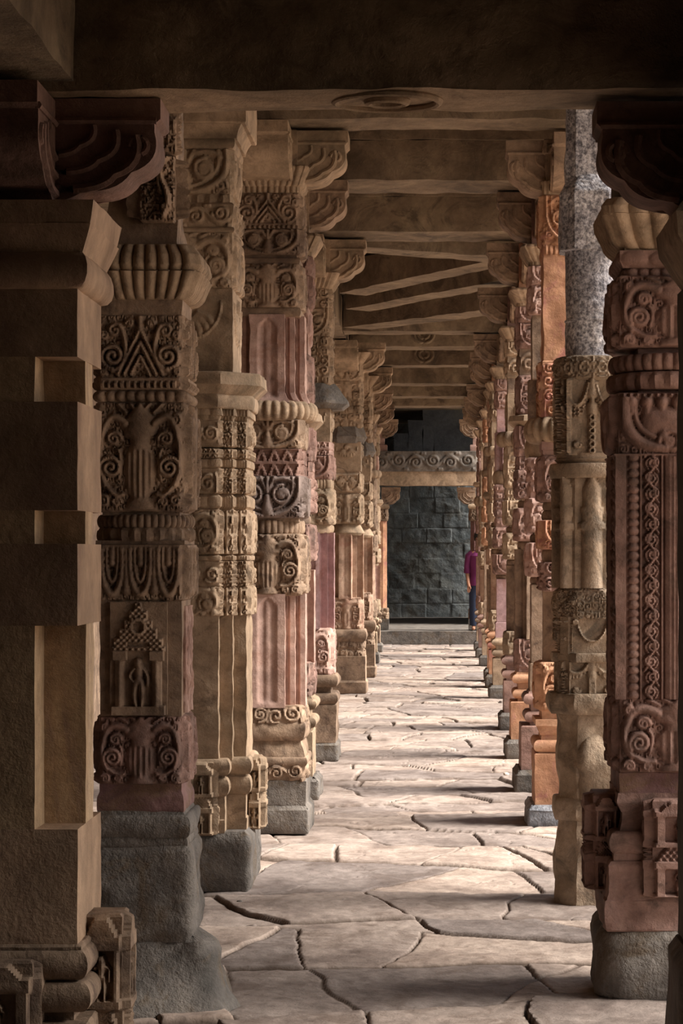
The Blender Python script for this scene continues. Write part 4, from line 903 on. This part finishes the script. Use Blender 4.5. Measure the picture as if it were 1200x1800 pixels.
# floor of uneven flagstones
def floor():
    r = np.random.default_rng(11)
    xs = np.concatenate([np.linspace(-3.1, -1.35, 8)[:-1], np.arange(-1.35, 1.25, .0085), np.linspace(1.25, 2.05, 5)])
    ys = [-2.2, 0, 2, 4, 5, 5.6, 6.2]; y = 6.6
    while y < 40.2: ys.append(y); y += max(.010, min(.042, .85*y*y/6240))
    ys.append(40.6); ys = np.array(ys)
    X, Y = np.meshgrid(xs, ys); P = np.stack([X.ravel(), Y.ravel(), np.zeros(X.size)], 1)
    # courses running across the aisle, each cut at its own slanting places
    wob = np.stack([fbm(P*[1.1, 1.1, 1], 3, 3), fbm(P*[.9, .6, 1]+40, 4, 3)], 1)*[.08, .17]+np.stack([fbm(P*7, 31, 2), fbm(P*7+9, 32, 2)], 1)*.008
    qx, qy = P[:, 0]+wob[:, 0], P[:, 1]+wob[:, 1]
    rows = [-3.]
    while rows[-1] < 42: rows.append(rows[-1]+r.choice([.34, .46, .62, .85])*r.uniform(.85, 1.15))
    rows = np.array(rows); slope = r.uniform(-.30, .30, len(rows))
    yl = qy[:, None]
    lines = rows[None]+slope[None]*qx[:, None]
    ri = (yl > lines).sum(1)-1; ri = np.clip(ri, 0, len(rows)-2); n_ = np.arange(len(P))
    e = np.minimum(np.abs(qy-lines[n_, ri]), np.abs(lines[n_, ri+1]-qy))*.5
    T = np.zeros(len(P)); Hh = np.zeros(len(P)); tx = np.zeros(len(P)); ty = np.zeros(len(P))
    for k in np.unique(ri):
        m = ri == k; c = [-3.6+r.uniform(0, .5)]
        while c[-1] < 3: c.append(c[-1]+r.uniform(.30, .85))
        c = np.array(c); sl = r.uniform(-.55, .55, len(c))
        ln = c[None]+sl[None]*(qy[m]-rows[k])[:, None]; ln = np.sort(ln, 1)
        ci = np.clip((qx[m][:, None] > ln).sum(1)-1, 0, len(c)-2); w_ = np.arange(m.sum())
        e[m] = np.minimum(e[m], np.minimum(np.abs(qx[m]-ln[w_, ci]), np.abs(ln[w_, ci+1]-qx[m]))*.9)
        v = r.uniform(-1, 1, (len(c), 4)); T[m] = v[ci, 0]*.5+.5; Hh[m] = v[ci, 1]; tx[m] = v[ci, 2]; ty[m] = v[ci, 3]
    far = np.clip(P[:, 1]-14, 0, 30)
    jw = .008+.011*np.clip(fbm(P*1.7, 9, 2)+.2, 0, 1)+far*.0007
    g = smooth(0, 1, e/jw)
    Z = (Hh*.009+.006*(tx*np.sin(P[:, 0]*2.2)+ty*np.cos(P[:, 1]*1.9)))*g-(.018+far*.0004)*(1-g)
    ck = np.abs(fbm(P*1.3, 77, 4)); Z -= .010*smooth(.012, 0, ck)*(fbm(P*.8, 60, 2) > .1)
    Z += fbm(P*13, 18, 3)*.0026*(fbm(P*1.5, 61, 2)*.5+.8)
    Z += fbm(P*5, 8, 4)*.004+fbm(P*22, 12, 2)*.0016
    ny, nx = X.shape; i, j = np.meshgrid(np.arange(nx-1), np.arange(ny-1)); kk = (j*nx+i).ravel()
    mb = MB(); P[:, 2] = Z-.002; mb.add(P, np.stack([kk, kk+1, kk+nx+1, kk+nx], 1)); o = mb.build('floor', M['floor'], angle=60)
    aj = o.data.attributes.new('joint', 'FLOAT', 'POINT'); aj.data.foreach_set('value', (1-smooth(.25, 1, g)).astype(np.float32))
    at = o.data.attributes.new('slab', 'FLOAT', 'POINT'); at.data.foreach_set('value', T.astype(np.float32))
    m = M['floor']; nt = m.node_tree; A = nt.nodes.new('ShaderNodeAttribute'); A.attribute_name = 'slab'
    b = nt.nodes['Principled BSDF']; src = b.inputs['Base Color'].links[0].from_socket
    rr = nt.nodes.new('ShaderNodeValToRGB'); nt.links.new(A.outputs['Fac'], rr.inputs[0]); rr.color_ramp.elements[0].color = (.27, .27, .29, 1); rr.color_ramp.elements[1].color = (.70, .66, .62, 1)
    mx = nt.nodes.new('ShaderNodeMix'); mx.data_type = 'RGBA'; mx.blend_type = 'OVERLAY'; mx.inputs[0].default_value = .7
    nt.links.new(src, mx.inputs[6]); nt.links.new(rr.outputs[0], mx.inputs[7]); 
    J = nt.nodes.new('ShaderNodeAttribute'); J.attribute_name = 'joint'   # earth packed between the slabs
    m2 = nt.nodes.new('ShaderNodeMix'); m2.data_type = 'RGBA'; nt.links.new(J.outputs['Fac'], m2.inputs[0]); nt.links.new(mx.outputs[2], m2.inputs[6]); m2.inputs[7].default_value = lin('57493f')
    nt.links.new(m2.outputs[2], b.inputs['Base Color'])
    return structure(o)
floor()
mb = MB(); box_grid(mb, 2.04, 60, -30, 90, -.3, -.03, 2.5, .01, 1, 3); structure(mb.build('ground', M['court']))

# far pavilion: step, jambs, carved lintel, masonry walls
YP = 39.6
def zz(y, Y): return EYE+(CY-y)*Y/F
def xx(x, Y): return (x-CX)*Y/F
mb = MB(); box_grid(mb, -2.4, 1.1, YP, 48.5, -.05, .232, .08, .006, 5, 7); tag(mb.build('stone_platform', M['grey']), 'low stone platform step at the far end of the aisle', 'step')
def masonry(name, x0, x1, z0, z1, Y, mat, bw=.55, bh=.33, steps=None):
    nx, nz = int((x1-x0)/.018), int((z1-z0)/.018); xs, zs = np.linspace(x0, x1, nx), np.linspace(z0, z1, nz); X, Z = np.meshgrid(xs, zs)
    row = np.floor((Z-z0)/bh); u = (X/bw+.37*row*1.7+_h(row.astype(int), row.astype(int)*0, row.astype(int)*0, 5)) ; cellx = np.floor(u)
    du = np.abs((u % 1)-.5); dv = np.abs(((Z-z0)/bh % 1)-.5)
    g = smooth(.5, .5-.012/bw, du)*smooth(.5, .5-.012/bh, dv)
    hh = (_h(cellx.astype(int), row.astype(int), row.astype(int)*0, 8)-.5)*.02
    P = np.stack([X.ravel(), np.zeros(X.size), Z.ravel()], 1)
    P[:, 1] = Y-(hh*g-.008*(1-g)).ravel()+fbm(P*6, 4, 3)*.01
    i, j = np.meshgrid(np.arange(nx-1), np.arange(nz-1)); kk = (j*nx+i).ravel()
    mb = MB(); mb.add(P, np.stack([kk, kk+1, kk+nx+1, kk+nx], 1))
    box_grid(mb, x0, x1, Y+.05, Y+.3, z0, z1, .5, 0)
    return structure(mb.build(name, M[mat]))
masonry('wall_far', -3.09, 1.9, .2, 4.5, 48.6, 'blue')
plain('ceiling_far_shade', -2.4, 1.0, 40.55, 48.4, 3.18, 3.28, 'blue', .2)  # unseen slab, drawn out to the back to keep the upper storey dark
plain('wall_far_shade', 1.12, 1.22, 43.4, 48.2, .25, 4.44, 'blue', .2)  # unseen wall, added to block light from the far opening
# stepped masonry seen through the upper opening
Ys = 44.0
mb = MB()
for i, (xa, ta) in enumerate(((692, 762), (718, 738), (743, 713), (762, 690))):
    xb = (718, 743, 762, 830)[i]; box_grid(mb, xx(xa, Ys), xx(xb, Ys), Ys, Ys+.6, 3.3, zz(ta, Ys), .08, .015, 5, i)
tag(mb.build('stepped_wall', M['darkgrey']), 'stair-stepped masonry rising to the right inside the dark upper opening', 'wall')
lt = empty('stone_lintel', (-.30, 40.25, 2.83), 'carved stone lintel dividing the far doorway from the dark upper opening', 'lintel')
mb = MB(); box_grid(mb, -.95, .93, -.25, .25, zz(853, 40)-2.83, zz(828, 40)-2.83, .04, .008, 5, 3); mb.build('lower_course', M['tan'], lt)
mb = MB(); ring(mb, P_sq(.93, .27), zz(829, 40)-2.83, zz(793, 40)-2.83, None, m_band, .035, .014, .006, 6, 4); mb.build('carved_frieze', M['grey'], lt)
for sx, x, m_, lab in ((1, 668, 'orange', 'left jamb pillar of the far doorway, reddish plain shaft'), (-1, 838, 'maroon', 'right jamb pillar of the far doorway, beside the person in magenta')):
    X = xx(x, 40.0); r = empty('stone_pillar', (X, 40.25, .252), lab, 'pillar', 'jamb pillars of the far doorway'); r['kind'] = 'thing'
    def jp(n, plan, z0, z1, m, prof=None, mot=None, amp=.02):
        mb = MB(); ring(mb, plan, z0-.235, z1-.235, prof, mot, amp, .016, .003, 10, 5); mb.build(n, M[m], r)
    jp('base', P_sq(.15), .225, .42, 'grey'); jp('base_moulding', P_sq(.13), .41, .62, 'brown', None, m_fill, .03)
    jp('shaft', P_oct(.115), .61, 2.2, m_, [(0, 0), (1, 0)]); jp('carved_block', P_sq(.12), 2.19, 2.42, 'brown', None, m_face, .03)
    jp('capital', P_sq(.13), 2.41, 2.50, 'tan', pf_torus(.03))
    mb = MB(); bracket(mb, 0 if sx > 0 else PI, .02, .34, .34, .22, 2.83-.262); mb.build('bracket', M['brown'], r)
    u = empty('stone_pillar', (X-.03*sx, 40.25, zz(793, 40)), lab.replace('jamb pillar of the far doorway, ', 'dwarf pillar standing on the far lintel, above the ').replace('reddish plain shaft', 'reddish left jamb').replace('beside the person in magenta', 'right jamb'), 'pillar', 'dwarf pillars on the far lintel'); u['kind'] = 'thing'
    z0 = zz(793, 40)
    for n, hw_, a, b, m2 in (('base', .15, 0, .12, 'pink'), ('shaft', .10, .11, .52, 'pink'), ('block', .13, .5, .62, 'brown'), ('capital', .16, .6, .72, 'brown')):
        mb = MB(); ring(mb, P_sq(hw_), a, b, None, None, 0, .03, .006, 8, 6); mb.build(n, M[m2], u)
    mb = MB(); bracket(mb, 0 if sx > 0 else PI, .05, .30, .34, .22, 4.05-z0); mb.build('bracket', M['brown'], u)

for nm, m_, px_, py_, r_, lab in (('pebble', 'grey', 421, 1588, .014, 'small grey pebble on the floor in front of the stepped left pillar'), ('paper_scrap', 'white', 889, 1363, .022, 'tiny pale scrap on the floor beside the fifth right pillar plinth')):
    Y_ = EYE*F/(py_-CY); mb = MB(); ring(mb, P_ngon(r_, 12), 0, r_*.9, [(0, -r_*.2), (.4, 0), (.8, -r_*.25), (1, -r_*.6)], None, 0, .006, r_*.3, 40, 3)
    tag(mb.build(nm, M[m_], None, (xx(px_, Y_), Y_, .002)), lab, 'pebble' if nm == 'pebble' else 'litter')
# ================================================================== PERSON by the far right jamb
def person():
    root = empty('person', (.685, 39.82, .245), 'person in a magenta top and dark trousers, half hidden beside the far doorway', 'person')
    J = [((0, 0, .90), .13, -1), ((0, 0, 1.10), .115, 0), ((0, 0, 1.28), .13, 1), ((0, 0, 1.42), .075, 2), ((0, -.01, 1.50), .05, 3), ((0, -.02, 1.57), .075, 4), ((0, -.02, 1.66), .085, 5), ((0, -.01, 1.72), .055, 6)]
    for s in (-1, 1):
        n = len(J); J += [((s*.13, 0, 1.37), .06, 2), ((s*.19, 0, 1.32), .055, n), ((s*.215, .03, 1.06), .042, n+1), ((s*.20, -.10, .86), .030, n+2), ((s*.19, -.13, .80), .032, n+3)]
        m = len(J)
        for f, (dx, L) in enumerate(((-.022, .07), (-.008, .085), (.006, .082), (.02, .065))):
            q = len(J); J += [((s*.19+dx, -.14, .755), .009, m-1), ((s*.19+dx, -.145, .755-L*.5), .008, q), ((s*.19+dx, -.14, .755-L), .007, q+1)]
        q = len(J); J += [((s*.16, -.15, .775), .011, m-1), ((s*.155, -.16, .74), .009, q)]
        n = len(J); J += [((s*.09, 0, .82), .095, 0), ((s*.10, -.02, .48), .062, n), ((s*.10, .0, .26), .055, n+1), ((s*.10, .02, .08), .04, n+2), ((s*.105, -.06, .035), .035, n+3), ((s*.11, -.15, .03), .028, n+4)]
    me = bpy.data.meshes.new('body'); me.from_pydata([j[0] for j in J], [(j[2], i) for i, j in enumerate(J) if j[2] >= 0], [])
    o = bpy.data.objects.new('body', me); col.objects.link(o); o.parent = root
    sk = o.modifiers.new('skin', 'SKIN'); 
    if not me.skin_vertices: me.attributes  # layer made with the modifier
    bm_ = __import__('bmesh').new(); bm_.from_mesh(me); lay = bm_.verts.layers.skin.verify()
    bm_.verts.ensure_lookup_table()
    for i, j in enumerate(J): bm_.verts[i][lay].radius = (j[1], j[1]); bm_.verts[i][lay].use_root = (i == 0)
    bm_.to_mesh(me); bm_.free()
    sb = o.modifiers.new('sub', 'SUBSURF'); sb.levels = 2; sb.render_levels = 2
    me.materials.append(cloth('skin_tone', '9a6b52'))
    # top, trousers, hair
    mb = MB(); ring(mb, P_ngon(1, 24)*np.array([.165, .13]), .80, 1.43, [(0, .045), (.3, .01), (.55, .0), (.85, .02), (1, -.06)], None, 0, .02, .008, 9, 2)
    for s in (-1, 1): tube(mb, [(s*.12, 0, 1.38), (s*.19, 0, 1.33), (s*.212, .02, 1.15), (s*.216, .02, 1.02)], [.07, .068, .06, .062], 12)
    mb.build('tunic', cloth('magenta_cloth', '661a50'), root)
    mb = MB()
    for s in (-1, 1): tube(mb, [(s*.08, 0, .88), (s*.095, -.01, .6), (s*.10, -.01, .3), (s*.10, .015, .09)], [.115, .092, .08, .075], 14)
    mb.build('trousers', cloth('navy_cloth', '1c2740'), root)
    mb = MB(); ring(mb, P_ngon(1, 20)*np.array([.095, .10]), 1.60, 1.80, [(0, -.01), (.4, .004), (.75, -.012), (1, -.07)], None, 0, .02, .006, 12, 2, (0, .012)); mb.build('hair', cloth('black_hair', '17120f'), root)
person()

# ================================================================== LIGHT AND CAMERA
w = bpy.data.worlds.new('World'); sc.world = w; w.use_nodes = True
nt = w.node_tree; bg = nt.nodes['Background']          # hazy sky, brighter towards the horizon
tc = nt.nodes.new('ShaderNodeTexCoord'); sp = nt.nodes.new('ShaderNodeSeparateXYZ'); rp = nt.nodes.new('ShaderNodeValToRGB')
nt.links.new(tc.outputs['Generated'], sp.inputs[0]); nt.links.new(sp.outputs['Z'], rp.inputs[0]); nt.links.new(rp.outputs[0], bg.inputs[0])
rp.color_ramp.elements[0].position = .0; rp.color_ramp.elements[0].color = (1.0, .95, .90, 1)
rp.color_ramp.elements[1].position = .75; rp.color_ramp.elements[1].color = (.22, .25, .32, 1)
bg.inputs[1].default_value = 1.1
sun = bpy.data.lights.new('sun', 'SUN'); sun.energy = 7.5; sun.angle = math.radians(34); sun.color = (1, .95, .88)
so = bpy.data.objects.new('sun', sun); col.objects.link(so)
from mathutils import Vector
EL, AZ = math.radians(42), math.radians(7)
d = Vector((-math.cos(EL)*math.cos(AZ), math.cos(EL)*math.sin(AZ), -math.sin(EL))); so.rotation_euler = d.to_track_quat('-Z', 'Y').to_euler(); so.location = (10, 5, 20)
cam = bpy.data.cameras.new('camera'); co = bpy.data.objects.new('camera', cam); col.objects.link(co)
co.location = (0, 0, EYE); co.rotation_euler = (PI/2, 0, 0)
cam.sensor_fit = 'AUTO'; cam.sensor_width = 36; cam.lens = 36*F/1800
cam.shift_x = (600-CX)/1800; cam.shift_y = -(900-CY)/1800; cam.clip_end = 300
sc.camera = co
sc.view_settings.view_transform = 'Standard'; sc.view_settings.look = 'None'; sc.view_settings.gamma = 1; sc.view_settings.exposure = .85
sc.cycles.use_denoising = True
sc.cycles.max_bounces = 8; sc.cycles.diffuse_bounces = 6
